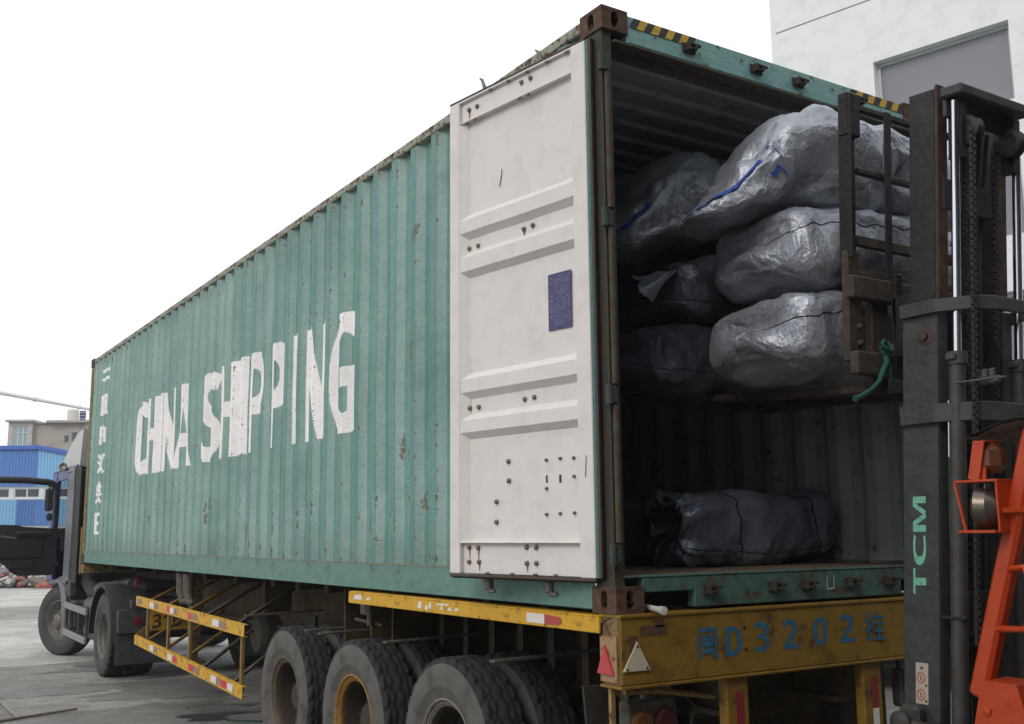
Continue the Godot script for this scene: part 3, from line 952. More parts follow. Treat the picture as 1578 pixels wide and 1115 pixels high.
func build_trailer() -> void:
	var yellow := worn("trailer_yellow", rgb(122, 92, 18), 0.22, 0.9, 0.65, 0.0, rgb(84, 58, 36))
	var yellow_rail := worn("rail_yellow", rgb(196, 150, 20), 0.28, 1.6, 0.55, 0.0, rgb(96, 64, 34))
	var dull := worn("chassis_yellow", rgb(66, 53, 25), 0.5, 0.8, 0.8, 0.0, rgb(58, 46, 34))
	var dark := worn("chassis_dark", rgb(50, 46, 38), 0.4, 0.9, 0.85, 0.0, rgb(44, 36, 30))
	var steel := worn("bracket_steel", rgb(80, 76, 69), 0.4, 1.6, 0.7, 0.2)
	var rubber := worn("tyre_rubber", rgb(82, 80, 77), 0.3, 0.8, 0.9, 0.0, rgb(62, 60, 57), 0.25)
	var t := thing("container_trailer", Vector3(CW * 0.5, -1.4, -5.0), "worn yellow three axle trailer carrying the teal container", "trailer")
	var s: Shape
	# rear beam with the painted number
	s = Shape.new()
	s.span(Vector3(0.0, -0.315, -0.1), Vector3(CW, -0.012, 0.02), 0.008)
	s.span(Vector3(-0.004, -0.022, -0.13), Vector3(CW + 0.004, -0.006, 0.028), 0.003)
	s.span(Vector3(-0.004, -0.327, -0.13), Vector3(CW + 0.004, -0.313, 0.026), 0.003)
	var beam := put(s, "rear_beam", yellow, t)
	s = Shape.new()
	s.span(Vector3(-0.003, -0.312, -0.11), Vector3(0.001, -0.022, 0.012), 0.001)
	put(s, "beam_end", worn("beam_end_rust", rgb(120, 98, 62), 0.5, 2.0, 0.85), beam)
	var blue := worn("number_blue", rgb(34, 92, 122), 0.16, 3.0, 0.75, 0.0, rgb(120, 92, 40), 0.0)
	var th := Vector3(0, 0, 0.0016)
	s = Shape.new()
	strokes(s, [[.1, 0, .1, .78], [.14, 1, .24, .86], [.32, .93, .92, .93, .92, 0, .78, .06], [.3, .64, .72, .64, .72, .44, .3, .44, .3, .64], [.5, .8, .5, .18], [.26, .18, .74, .24]], Vector3(0.445, -0.222, 0.02), Vector3(0.13, 0, 0), Vector3(0, 0.135, 0), 0.017, th)
	put(s, "painted_character", blue, beam)
	for g in [["D", 0.625, 0.735, -0.226, -0.09], ["3", 0.815, 0.918, -0.219, -0.078], ["2", 1.01, 1.118, -0.219, -0.076], ["0", 1.226, 1.33, -0.215, -0.078], ["2", 1.424, 1.532, -0.214, -0.072]]:
		s = Shape.new()
		letter_shape(s, g[0], Vector3(g[1], g[3], 0.02), Vector3(g[2] - g[1], 0, 0), Vector3(0, g[4] - g[3], 0), th)
		put(s, "painted_character", blue, beam)
	s = Shape.new()
	s.lathe([Vector2(0.009, 0), Vector2(0.008, 0.004), Vector2(0, 0.005)], Vector3(0.757, -0.2, 0.02), Vector3(0, 0, 1), 10)
	put(s, "rivet", plain("dark_steel", rgb(34, 32, 30), 0.8), beam)
	s = Shape.new()
	s.lathe([Vector2(0.009, 0), Vector2(0.008, 0.004), Vector2(0, 0.005)], Vector3(0.752, -0.1, 0.02), Vector3(0, 0, 1), 10)
	put(s, "rivet", plain("dark_steel", rgb(34, 32, 30), 0.8), beam)
	s = Shape.new()
	strokes(s, [[.0, .72, .36, .72], [.18, 1, .18, .05, .06, .12], [0, .36, .36, .5], [.46, .84, .95, .84], [.7, 1, .7, .54], [.42, .6, 1, .6], [.47, .34, .94, .34], [.7, .5, .7, .06], [.4, .06, 1, .06]], Vector3(1.622, -0.216, 0.02), Vector3(0.142, 0, 0), Vector3(0, 0.14, 0), 0.015, th)
	put(s, "painted_character", blue, beam)
	for p in [[0.11, 0.27, -0.105, -0.06], [0.20, 0.25, -0.07, -0.035], [0.05, 0.10, -0.2, -0.10]]:
		s = Shape.new()      # bare patches where an older plate was scraped off
		s.span(Vector3(p[0], p[2], 0.02), Vector3(p[1], p[3], 0.0212))
		put(s, "bare_patch", worn("bare_steel", rgb(84, 60, 38), 0.4, 4.0, 0.85), beam)
	s = Shape.new()
	s.prism(PackedVector2Array([Vector2(0.01, -0.25), Vector2(0.162, -0.25), Vector2(0.09, -0.125)]), Vector3(0, 0, 0.0205), Vector3.RIGHT, Vector3.UP, Vector3(0, 0, 0.008))
	var tri := put(s, "warning_triangle", plain("triangle_white", rgb(186, 178, 158), 0.6), beam)
	for b in [[0.03, -0.241], [0.142, -0.241], [0.09, -0.145]]:
		s = Shape.new()
		s.lathe([Vector2(0.006, 0), Vector2(0.005, 0.004), Vector2(0, 0.005)], Vector3(b[0], b[1], 0.0285), Vector3(0, 0, 1), 8)
		put(s, "screw", plain("dark_steel", rgb(34, 32, 30), 0.8), tri)
	# red triangle on the beam's end
	s = Shape.new()
	s.span(Vector3(-0.012, -0.3, -0.115), Vector3(-0.004, -0.1, 0.005), 0.002)
	var plate := put(s, "side_plate", worn("side_plate", rgb(150, 118, 84), 0.3, 3.0, 0.7), t)
	s = Shape.new()
	s.prism(PackedVector2Array([Vector2(-0.125, -0.265), Vector2(-0.01, -0.265), Vector2(-0.07, -0.14)]), Vector3(-0.013, 0, 0), Vector3.BACK, Vector3.UP, Vector3(-0.01, 0, 0))
	put(s, "red_triangle", plain("triangle_red", rgb(176, 62, 66), 0.5), plate)
	s = Shape.new()
	s.tube([Vector3(-0.03, -0.1, -0.08), Vector3(-0.04, -0.04, -0.06), Vector3(-0.02, -0.02, -0.02)], 0.005, 6)
	put(s, "cable", plain("cable_black", rgb(40, 38, 36), 0.7), plate)
	# two uprights with red and white tape, cross beam, plate behind
	for x in [0.64, 1.605]:
		s = Shape.new()
		s.span(Vector3(x, -0.98, -0.06), Vector3(x + 0.145, -0.328, 0.0), 0.008)
		var up := put(s, "underrun_upright", yellow, t)
		reflector(up, Vector3(x + 0.06, -0.72, 0.0), Vector3(0.05, 0, 0), Vector3(0, 0.16, 0), Vector3(0, 0, 0.0015), ["w"])
		reflector(up, Vector3(x + 0.06, -0.555, 0.0), Vector3(0.05, 0, 0), Vector3(0, 0.16, 0), Vector3(0, 0, 0.0015), ["d"])
	s = Shape.new()
	s.span(Vector3(0.15, -0.98, -0.05), Vector3(CW - 0.15, -0.86, 0.03), 0.01)
	put(s, "underrun_bar", yellow, t)
	s = Shape.new()
	s.span(Vector3(0.8, -0.95, -0.45), Vector3(2.3, -0.3, -0.42), 0.004)
	var rp := put(s, "rear_plate", dull, t)
	s = Shape.new()
	var dk := Vector3(0, 0, 0.002)
	strokes(s, [[.1, 0, .1, .78], [.32, .93, .92, .93, .92, 0], [.3, .64, .72, .64, .72, .44, .3, .44, .3, .64], [.5, .8, .5, .18], [.26, .18, .74, .24]], Vector3(1.1, -0.58, -0.42), Vector3(0.12, 0, 0), Vector3(0, 0.1, 0), 0.014, dk)
	letter_shape(s, "D", Vector3(1.26, -0.56, -0.42), Vector3(0.11, 0, 0), Vector3(0, 0.1, 0), dk)
	letter_shape(s, "3202", Vector3(1.08, -0.72, -0.42), Vector3(0.38, 0, 0), Vector3(0, 0.1, 0), dk)
	put(s, "painted_number", plain("number_dark", rgb(40, 36, 28), 0.8), rp)
	# tail lamp cluster
	for side in 2:
		var x := 0.115 if side == 0 else 2.02
		s = Shape.new()
		s.span(Vector3(x, -0.6, -0.16), Vector3(x + 0.3, -0.4, -0.09), 0.012)
		s.span(Vector3(x + 0.03, -0.405, -0.14), Vector3(x + 0.045, -0.32, -0.12))
		s.span(Vector3(x + 0.12, -0.405, -0.15), Vector3(x + 0.26, -0.36, -0.11), 0.004)
		var lampo := put(s, "lamp_box", worn("lamp_box", rgb(86, 84, 78), 0.3, 2.5, 0.8), t)
		for k in 2:
			s = Shape.new()
			s.lathe([Vector2(0.066, 0), Vector2(0.066, 0.012), Vector2(0.05, 0.024), Vector2(0.0, 0.03)], Vector3(x + 0.085 + k * 0.135, -0.505, -0.09), Vector3(0, 0, 1), 24)
			put(s, "lens", plain("lens_amber", rgb(96, 62, 34), 0.35) if k == 0 else plain("lens_red", rgb(74, 30, 30), 0.35), lampo)
		s = Shape.new()
		s.tube([Vector3(x + 0.28, -0.42, -0.12), Vector3(x + 0.36, -0.4, -0.11), Vector3(x + 0.42, -0.46, -0.1), Vector3(x + 0.4, -0.56, -0.12)], 0.008, 6)
		put(s, "cable", plain("cable_black", rgb(40, 38, 36), 0.7), lampo)
	s = Shape.new()
	s.tube([Vector3(0.12, -0.36, -0.11), Vector3(0.3, -0.365, -0.1), Vector3(0.64, -0.42, -0.09)], 0.014, 8)
	s.span(Vector3(0.012, -0.6, -0.09), Vector3(0.035, -0.327, -0.07))
	put(s, "pipe", worn("pipe_pale", rgb(140, 118, 70), 0.25, 2.0, 0.7), t)
	# side rub rails
	for side in 2:
		var x := -0.026 if side == 0 else CW + 0.004
		s = Shape.new()
		s.span(Vector3(x, -0.092, -2.86), Vector3(x + 0.022, -0.022, -0.1), 0.003)
		s.span(Vector3(x, -0.022, -2.86), Vector3(x + 0.1, -0.014, -0.1), 0.002)
		var rr := put(s, "rub_rail", yellow_rail, t)
		if side == 0:
			reflector(rr, Vector3(x, -0.078, -0.69), Vector3(0, 0, 0.16), Vector3(0, 0.046, 0), Vector3(-0.0015, 0, 0), ["w"])
			s = Shape.new()
			s.prism(PackedVector2Array([Vector2(-0.53, -0.08), Vector2(-0.4, -0.072), Vector2(-0.385, -0.055), Vector2(-0.4, -0.038), Vector2(-0.53, -0.032)]), Vector3(x - 0.0015, 0, 0), Vector3.BACK, Vector3.UP, Vector3(-0.002, 0, 0))
			put(s, "reflective_tape", plain("reflex_red_old", rgb(164, 64, 62), 0.5), rr)
			for p in [[-2.78, -0.066, 0.14, 0.035], [-2.58, -0.062, 0.06, 0.02], [-1.86, -0.075, 0.05, 0.045], [-1.77, -0.08, 0.04, 0.03], [-1.72, -0.07, 0.03, 0.04], [-1.64, -0.045, 0.16, 0.012], [-1.58, -0.07, 0.03, 0.026], [-1.5, -0.07, 0.05, 0.02], [-1.42, -0.066, 0.05, 0.016]]:
				s = Shape.new()
				s.prism(PackedVector2Array([Vector2(0, 0), Vector2(p[2], 0.004), Vector2(p[2] * 0.9, p[3]), Vector2(p[2] * 0.2, p[3] * 0.85)]), Vector3(x, p[1], p[0]), Vector3.BACK, Vector3.UP, Vector3(-0.0012, 0, 0))
				put(s, "worn_lettering", plain("reflex_white", rgb(212, 208, 204), 0.4), rr)
	# main beams, cross members and outriggers
	for x in [0.78, 1.56]:
		s = Shape.new()
		s.span(Vector3(x - 0.06, -0.06, -9.0), Vector3(x + 0.06, -0.02, -0.1), 0.003)
		s.span(Vector3(x - 0.008, -0.5, -9.0), Vector3(x + 0.008, -0.06, -0.1))
		s.span(Vector3(x - 0.06, -0.53, -9.0), Vector3(x + 0.06, -0.5, -0.1), 0.003)
		s.span(Vector3(x - 0.05, -0.2, -12.1), Vector3(x + 0.05, -0.02, -9.0), 0.003)
		put(s, "main_beam", dull, t)
	var z := -0.55
	while z > -12.0:
		s = Shape.new()
		s.span(Vector3(0.4, -0.1, z - 0.05), Vector3(CW - 0.4, -0.028, z + 0.05), 0.003)
		put(s, "cross_member", dull, t)
		z -= 0.62 if z > -5.0 else 1.05
	var f := rng
	for k in 9:               # upright stiffeners seen behind the wheels
		z = -0.4 - k * 0.33
		s = Shape.new()
		s.span(Vector3(0.62, -0.52, z - 0.006), Vector3(0.772, -0.06, z + 0.006))
		s.span(Vector3(0.6, -0.52, z - 0.03), Vector3(0.612, -0.06, z + 0.03))
		put(s, "stiffener", dull if k % 3 else dark, t)
	for p in [[0.25, -3.55, 0.5, 0.4], [0.32, -2.9, 0.3, 0.34], [0.3, -3.2, 0.2, 0.3]]:
		s = Shape.new()
		s.span(Vector3(p[0], -0.1 - p[3], p[1] - 0.012), Vector3(p[0] + p[2], -0.04, p[1] + 0.012), 0.002)
		put(s, "gusset_plate", dull, t)
	s = Shape.new()
	s.span(Vector3(0.1, -0.18, -2.95), Vector3(0.22, -0.1, -2.85), 0.006)
	s.tube([Vector3(0.08, -0.09, -2.75), Vector3(0.08, -0.24, -2.75)], 0.02, 8)
	s.tube([Vector3(0.02, -0.2, -2.85), Vector3(0.16, -0.24, -2.72)], 0.012, 8)
	put(s, "twist_lock_handle", steel, t)
	# hanger plates beside the beams
	for z2 in [-0.42, -5.0]:
		s = Shape.new()
		s.prism(PackedVector2Array([Vector2(-0.11, -0.33), Vector2(0.12, -0.33), Vector2(0.06, -0.9), Vector2(-0.06, -0.9)]), Vector3(0.56, 0, z2), Vector3.BACK, Vector3.UP, Vector3(0.03, 0, 0))
		put(s, "spring_hanger", dark, t)
		s = Shape.new()
		s.prism(PackedVector2Array([Vector2(-0.11, -0.33), Vector2(0.12, -0.33), Vector2(0.06, -0.9), Vector2(-0.06, -0.9)]), Vector3(1.8, 0, z2), Vector3.BACK, Vector3.UP, Vector3(0.03, 0, 0))
		put(s, "spring_hanger", dark, t)
	s = Shape.new()
	s.prism(PackedVector2Array([Vector2(-0.07, -0.34), Vector2(0.08, -0.34), Vector2(0.05, -0.72), Vector2(-0.035, -0.72)]), Vector3(0.06, 0, -0.26), Vector3.RIGHT, Vector3.UP, Vector3(0, 0, 0.014))
	s.lathe([Vector2(0.022, 0), Vector2(0.014, 0.006), Vector2(0, 0.006)], Vector3(0.065, -0.55, -0.246), Vector3(0, 0, 1), 14)
	put(s, "mudguard_plate", dark, t)
	# wheels: three axles with twin wheels
	var rim := worn("rim_dark", rgb(52, 46, 38), 0.4, 3.0, 0.8, 0.1)
	var edges := [worn("rim_edge_brown", rgb(94, 82, 66), 0.3, 4.0, 0.7), worn("rim_edge_yellow", rgb(150, 108, 42), 0.35, 4.0, 0.7), worn("rim_edge_grey", rgb(112, 106, 98), 0.2, 4.0, 0.6)]
	var axles := [-4.2, -2.92, -1.64]
	for k in 3:
		var za: float = axles[k]
		s = Shape.new()
		s.tube([Vector3(0.3, -0.87, za), Vector3(CW - 0.3, -0.87, za)], 0.075, 12)
		put(s, "axle", dark, t)
		var w := trailer_wheel(t, Vector3(0.158, -0.87, za), Vector3.LEFT, true, rubber, rim, edges[k])
		var w2 := trailer_wheel(t, Vector3(0.49, -0.87, za), Vector3.RIGHT, true, rubber, rim, edges[0])
		copy(w2, t, Vector3(CW - 0.98, 0, 0), "wheel").rotation.y = PI
		copy(w, t, Vector3(CW - 0.316, 0, 0), "wheel").rotation.y = PI
		for x in [0.72, 1.7]:
			s = Shape.new()
			for l in 5: s.span(Vector3(x, -0.8 + l * 0.022, za - 0.5 + l * 0.07), Vector3(x + 0.08, -0.781 + l * 0.022, za + 0.5 - l * 0.07), 0.003)
			put(s, "leaf_spring", dark, t)
	# mudguard arms reaching out over the tyres
	for b in [[-3.6, -0.325], [-2.3, -0.305], [-3.35, -0.33], [-1.02, -0.3], [-4.95, -0.3]]:
		s = Shape.new()
		s.bar(Vector3(-0.03, b[1], b[0]), Vector3(0.66, b[1] + 0.015, b[0]), 0.055, 0.014, 0.003)
		put(s, "mudguard_arm", steel, t)
	# sagging side guard
	var gl := Vector3(0.0, 0, -8.84)
	var gr := Vector3(-0.05, 0, -4.9)
	var gu := gr - gl
	var out := Vector3(-0.005, 0, 0)
	for k in 2:
		var ya: float = [-0.312, -0.742][k]
		var yb: float = [-0.367, -0.862][k]
		var a := gl + Vector3(0, ya - 0.05, 0)
		var b := gr + Vector3(0, yb - 0.05, 0)
		s = Shape.new()
		s.bar(a, b, 0.006, 0.1, 0.002)
		s.bar(a + Vector3(0.015, 0.048, 0), b + Vector3(0.015, 0.048, 0), 0.034, 0.005)
		s.bar(a + Vector3(0.015, -0.048, 0), b + Vector3(0.015, -0.048, 0), 0.034, 0.005)
		if k == 1: s.bar(a, a + Vector3(0.22, 0.1, -0.28), 0.006, 0.1, 0.002)
		var gr_o := put(s, "guard_rail", yellow_rail, t)
		var spots := [[0.02, ["o"], 0.06], [0.17, ["w", "o"], 0.11], [0.355, ["r", "w", "o"], 0.13], [0.56, ["r", "o"], 0.1], [0.77, ["w", "o"], 0.13]] if k == 0 else [[0.19, ["w", "o"], 0.1], [0.385, ["w", "r"], 0.11], [0.585, ["r", "o"], 0.11], [0.775, ["w", "o", "r", "w"], 0.2]]
		for q in spots:
			var p := a + (b - a) * float(q[0])
			reflector(gr_o, p + Vector3(0, -0.03, 0), (b - a) * (q[2] * 0.82), Vector3(0, 0.06, 0), Vector3(-0.006, 0, 0), q[1])
	for q in [0.12, 0.35, 0.56, 0.97]:
		s = Shape.new()
		var p: Vector3 = gl + gu * float(q)
		s.bar(p + Vector3(0.03, lerpf(-0.34, -0.4, q), 0), p + Vector3(0.03, lerpf(-0.8, -0.92, q), 0), 0.045, 0.03, 0.003)
		put(s, "guard_post", worn("guard_post", rgb(118, 94, 44), 0.3, 2.0, 0.7), t)
	for q in [0.1, 0.3, 0.5, 0.66, 0.9]:
		s = Shape.new()
		var p: Vector3 = gl + gu * float(q)
		s.bar(p + Vector3(0.03, lerpf(-0.36, -0.42, q), 0), Vector3(0.74, -0.08, p.z - 0.35), 0.04, 0.03, 0.003)
		s.bar(p + Vector3(0.03, lerpf(-0.78, -0.9, q), 0), Vector3(0.74, -0.45, p.z - 0.3), 0.035, 0.028, 0.003)
		put(s, "guard_brace", yellow if q < 0.6 else steel, t)
	# landing leg, hooks and tanks under the bed
	for x in [0.45, 1.9]:
		s = Shape.new()
		s.span(Vector3(x, -0.75, -8.35), Vector3(x + 0.12, -0.03, -8.22), 0.006)
		s.span(Vector3(x + 0.02, -1.0, -8.33), Vector3(x + 0.1, -0.75, -8.24), 0.004)
		s.span(Vector3(x - 0.05, -1.03, -8.42), Vector3(x + 0.17, -1.0, -8.15), 0.004)
		put(s, "landing_leg", worn("leg_pale", rgb(86, 74, 48), 0.35, 1.5, 0.75), t)
	for zz in [-7.35, -7.1]:
		s = Shape.new()
		s.tube([Vector3(0.1, -0.02, zz), Vector3(0.1, -0.2, zz), Vector3(0.1, -0.3, zz + 0.05), Vector3(0.12, -0.3, zz + 0.14)], [0.06, 0.055, 0.04, 0.03], 10)
		put(s, "container_lock", steel, t)
	s = Shape.new()
	s.lathe([Vector2(0, -0.6), Vector2(0.16, -0.58), Vector2(0.19, -0.52), Vector2(0.19, 0.52), Vector2(0.16, 0.58), Vector2(0, 0.6)], Vector3(1.15, -0.6, -6.4), Vector3(1, 0, 0), 20)
	put(s, "air_tank", dark, t)
	# spare wheel slung on its side between the beams
	put_tyre(node_at("spare_wheel", Vector3(0.95, -0.68, -5.55), t), Vector3(0.95, -0.68, -5.55), Vector3(-0.9, 0.25, 0.2), 0.53, 0.292, 0.27, true, worn("spare_rubber", rgb(48, 48, 48), 0.2, 1.0, 0.9))
	s = Shape.new()
	s.span(Vector3(0.9, -0.4, -7.9), Vector3(1.5, -0.05, -7.86), 0.004)
	put(s, "bulkhead_plate", dull, t)
	s = Shape.new()
	s.span(Vector3(0.4, -0.36, -5.75), Vector3(0.66, -0.05, -5.7), 0.003)
	put(s, "bulkhead_plate", dull, t)
	# front bolster under the container's front corners
	s = Shape.new()
	s.span(Vector3(0.0, -0.14, -12.19), Vector3(CW, -0.015, -12.0), 0.006)
	s.span(Vector3(-0.012, -0.16, -12.26), Vector3(0.03, 0.5, -12.2), 0.004)
	put(s, "front_bolster", mats["front_post"], t)
	s = Shape.new()
	s.lathe([Vector2(0.014, -0.1), Vector2(0.014, 0.05), Vector2(0.019, 0.052), Vector2(0.019, 0.075), Vector2(0.0, 0.077)], Vector3(0.205, 0.012, 0.02), Vector3(-0.15, -0.05, 1.0), 16)
	put(s, "lock_pin", plain("pin_white", rgb(190, 190, 188), 0.45), t)

# ---------- tractor unit
func build_truck() -> void:
	var blue := worn("cab_blue", rgb(34, 48, 112), 0.06, 0.7, 0.4, 0.0, rgb(60, 60, 80))
	var grey := worn("cab_grey", rgb(100, 102, 109), 0.12, 0.8, 0.5, 0.0, rgb(100, 98, 96))
	var dgrey := worn("frame_grey", rgb(60, 64, 70), 0.3, 1.0, 0.7, 0.0, rgb(58, 52, 46))
	var black := worn("truck_black", rgb(40, 41, 43), 0.2, 1.0, 0.75, 0.0, rgb(58, 54, 50))
	var rubber := worn("truck_rubber", rgb(62, 61, 59), 0.25, 0.9, 0.9, 0.0, rgb(50, 49, 47), 0.25)
	var glass := StandardMaterial3D.new()
	glass.albedo_color = Color(0.12, 0.14, 0.16, 0.42); glass.transparency = BaseMaterial3D.TRANSPARENCY_ALPHA; glass.roughness = 0.05
	mats["glass"] = glass
	var t := thing("tractor_unit", Vector3(1.2, -1.4, -13.0), "blue and grey truck tractor with its cab door open, coupled to the trailer", "truck")
	var s: Shape
	# cab: side walls with a door opening, back wall, roof with deflector
	s = Shape.new()
	s.span(Vector3(0.03, -0.35, -13.02), Vector3(2.4, 1.35, -12.96), 0.02)
	put(s, "cab_back", black, t)
	s = Shape.new()
	s.prism(PackedVector2Array([Vector2(-13.46, -0.3), Vector2(-12.95, -0.3), Vector2(-12.95, 1.4), Vector2(-13.46, 1.4)]), Vector3(0.0, 0, 0), Vector3.BACK, Vector3.UP, Vector3(0.05, 0, 0))
	s.prism(PackedVector2Array([Vector2(-15.05, -0.3), Vector2(-12.95, -0.3), Vector2(-12.95, 1.4), Vector2(-14.9, 1.4)]), Vector3(2.4, 0, 0), Vector3.BACK, Vector3.UP, Vector3(0.05, 0, 0))
	s.prism(PackedVector2Array([Vector2(-14.55, 1.25), Vector2(-13.46, 1.25), Vector2(-13.46, 1.4), Vector2(-14.5, 1.4)]), Vector3(0.0, 0, 0), Vector3.BACK, Vector3.UP, Vector3(0.05, 0, 0))
	s.prism(PackedVector2Array([Vector2(-15.05, -0.3), Vector2(-14.5, -0.3), Vector2(-14.5, 0.5), Vector2(-14.45, 1.4), Vector2(-14.9, 1.4), Vector2(-15.05, 0.5)]), Vector3(0.0, 0, 0), Vector3.BACK, Vector3.UP, Vector3(0.05, 0, 0))
	s.span(Vector3(0.05, -0.3, -15.05), Vector3(2.4, 0.5, -15.0), 0.01)
	s.span(Vector3(0.0, 1.36, -14.9), Vector3(2.45, 1.44, -12.95), 0.03)
	s.span(Vector3(0.05, -0.36, -15.0), Vector3(2.4, -0.3, -12.98))
	put(s, "cab_shell", blue, t)
	s = Shape.new()
	s.poly([Vector3(0.06, 0.5, -15.02), Vector3(2.38, 0.5, -15.02), Vector3(2.36, 1.36, -14.88), Vector3(0.08, 1.36, -14.88)], Vector3(0, 0.2, -1))
	put(s, "windscreen", glass, t)
	s = Shape.new()           # roof deflector: grey skirts and a blue crown
	s.prism(PackedVector2Array([Vector2(-14.6, 1.4), Vector2(-12.9, 1.4), Vector2(-12.75, 1.95), Vector2(-13.2, 1.92), Vector2(-13.9, 1.72)]), Vector3(0.04, 0, 0), Vector3.BACK, Vector3.UP, Vector3(0.12, 0, 0))
	put(s, "deflector_skirt", worn("deflector_pale", rgb(178, 178, 176), 0.06, 0.8, 0.5), t)
	s = Shape.new()
	s.prism(PackedVector2Array([Vector2(-14.6, 1.4), Vector2(-12.9, 1.4), Vector2(-12.75, 1.95), Vector2(-13.2, 1.92), Vector2(-13.9, 1.72)]), Vector3(2.28, 0, 0), Vector3.BACK, Vector3.UP, Vector3(0.12, 0, 0))
	put(s, "deflector_skirt", worn("deflector_pale", rgb(178, 178, 176), 0.06, 0.8, 0.5), t)
	s = Shape.new()
	s.prism(PackedVector2Array([Vector2(-14.6, 1.42), Vector2(-12.88, 1.42), Vector2(-12.73, 1.97), Vector2(-13.2, 1.94), Vector2(-13.9, 1.74)]), Vector3(0.16, 0, 0), Vector3.BACK, Vector3.UP, Vector3(2.12, 0, 0))
	put(s, "roof_deflector", blue, t)
	s = Shape.new()           # vertical air fairing behind the door
	s.prism(PackedVector2Array([Vector2(-13.44, -0.32), Vector2(-12.98, -0.32), Vector2(-12.92, 0.4), Vector2(-12.94, 1.4), Vector2(-13.42, 1.4)]), Vector3(-0.02, 0, 0), Vector3.BACK, Vector3.UP, Vector3(0.02, 0, 0))
	for y in [0.18, 0.72]: s.span(Vector3(-0.024, y, -13.42), Vector3(-0.019, y + 0.012, -12.95))
	put(s, "side_fairing", grey, t)
	s = Shape.new()
	s.span(Vector3(0.0, -0.3, -12.96), Vector3(0.02, 1.4, -12.55), 0.004)
	put(s, "rear_fairing", black, t)
	s = Shape.new()
	s.lathe([Vector2(0.02, -0.06), Vector2(0.06, -0.03), Vector2(0.068, 0.03), Vector2(0.058, 0.036), Vector2(0.03, 0.01), Vector2(0, 0.004)], Vector3(-0.05, 1.44, -13.75), Vector3(-0.3, 0.1, 1), 18)
	s.tube([Vector3(0.02, 1.38, -13.75), Vector3(-0.03, 1.39, -13.77), Vector3(-0.05, 1.42, -13.78)], 0.012, 6)
	s.tube([Vector3(0.0, 1.36, -13.7), Vector3(-0.03, 1.34, -13.3), Vector3(0.0, 1.37, -12.9)], 0.014, 6)
	put(s, "work_lamp", worn("lamp_chrome", rgb(150, 148, 144), 0.1, 4.0, 0.3, 0.6), t)
	# seat and dash seen through the opening
	s = Shape.new()
	s.span(Vector3(0.25, 0.15, -13.95), Vector3(0.8, 0.35, -13.4), 0.06)
	s.span(Vector3(0.25, 0.3, -13.5), Vector3(0.8, 1.05, -13.36), 0.06)
	put(s, "seat", plain("seat_cloth", rgb(48, 48, 54), 0.9), t)
	s = Shape.new()
	s.span(Vector3(0.08, 0.1, -14.95), Vector3(2.36, 0.5, -14.5), 0.05)
	put(s, "dashboard", plain("dash_dark", rgb(40, 40, 42), 0.8), t)
	# open door with window frame, seen from its inner side
	var xf := Transform3D(Basis(Vector3(-0.992, 0, 0.12), Vector3.UP, Vector3(0.12, 0, 0.992)), Vector3(-0.03, -0.22, -14.1))
	s = Shape.new(); s.xf = xf
	var outer := PackedVector2Array([Vector2(0, 0.02), Vector2(0.06, 0), Vector2(0.52, 0.0), Vector2(0.62, 0.05), Vector2(0.72, 0.16), Vector2(0.84, 0.24), Vector2(1.02, 0.28), Vector2(1.06, 0.32), Vector2(1.06, 0.78), Vector2(0.58, 0.77), Vector2(0.5, 0.745), Vector2(0.09, 0.72), Vector2(0.0, 0.72)])
	s.prism(outer, Vector3.ZERO, Vector3.RIGHT, Vector3.UP, Vector3(0, 0, -0.07))
	s.bar(Vector3(0.035, 0.7, -0.03), Vector3(0.045, 1.36, -0.03), 0.11, 0.05, 0.012)
	s.tube([Vector3(0.03, 1.3, -0.03), Vector3(0.08, 1.405, -0.03), Vector3(0.16, 1.435, -0.03), Vector3(0.5, 1.46, -0.03), Vector3(1.06, 1.455, -0.03)], 0.052, 8)
	s.bar(Vector3(1.03, 0.7, -0.03), Vector3(1.03, 1.46, -0.03), 0.06, 0.05, 0.01)
	var door := put(s, "cab_door", plain("door_trim", rgb(36, 36, 40), 0.75), t, Vector3(-0.03, -0.22, -14.1))
	s = Shape.new(); s.xf = xf
	s.poly([Vector3(0.08, 0.715, -0.035), Vector3(1.0, 0.76, -0.035), Vector3(1.0, 1.43, -0.035), Vector3(0.1, 1.40, -0.035)], Vector3(0, 0, 1))
	var clear := StandardMaterial3D.new()
	clear.albedo_color = Color(0.5, 0.56, 0.56, 0.1); clear.transparency = BaseMaterial3D.TRANSPARENCY_ALPHA; clear.roughness = 0.03
	put(s, "window_pane", clear, door)
	s = Shape.new(); s.xf = xf
	s.box(Vector3(0.55, 0.42, 0.012), Vector3(0.7, 0.3, 0.03), 0.012)
	s.box(Vector3(0.34, 0.64, 0.02), Vector3(0.5, 0.07, 0.06), 0.02)
	s.box(Vector3(0.5, 0.17, 0.012), Vector3(0.36, 0.12, 0.03), 0.01)
	put(s, "door_panel", plain("door_panel", rgb(28, 28, 31), 0.6), door)
	s = Shape.new(); s.xf = xf
	s.bar(Vector3(0.6, 0.57, 0.02), Vector3(0.82, 0.6, 0.02), 0.02, 0.03, 0.005)
	put(s, "door_handle", plain("handle_grey", rgb(92, 92, 94), 0.5), door)
	s = Shape.new(); s.xf = xf
	s.span(Vector3(-0.06, 0.14, -0.04), Vector3(0.02, 0.2, 0.0), 0.006)
	put(s, "door_hinge", black, door)
	s = Shape.new(); s.xf = xf
	s.span(Vector3(-0.06, 0.58, -0.04), Vector3(0.02, 0.64, 0.0), 0.006)
	put(s, "door_hinge", black, door)
	# mirror on its arm
	s = Shape.new()
	s.tube([Vector3(-0.02, 1.2, -14.35), Vector3(-0.08, 1.25, -14.4), Vector3(-0.12, 1.22, -14.42), Vector3(-0.12, 1.1, -14.42)], 0.016, 8)
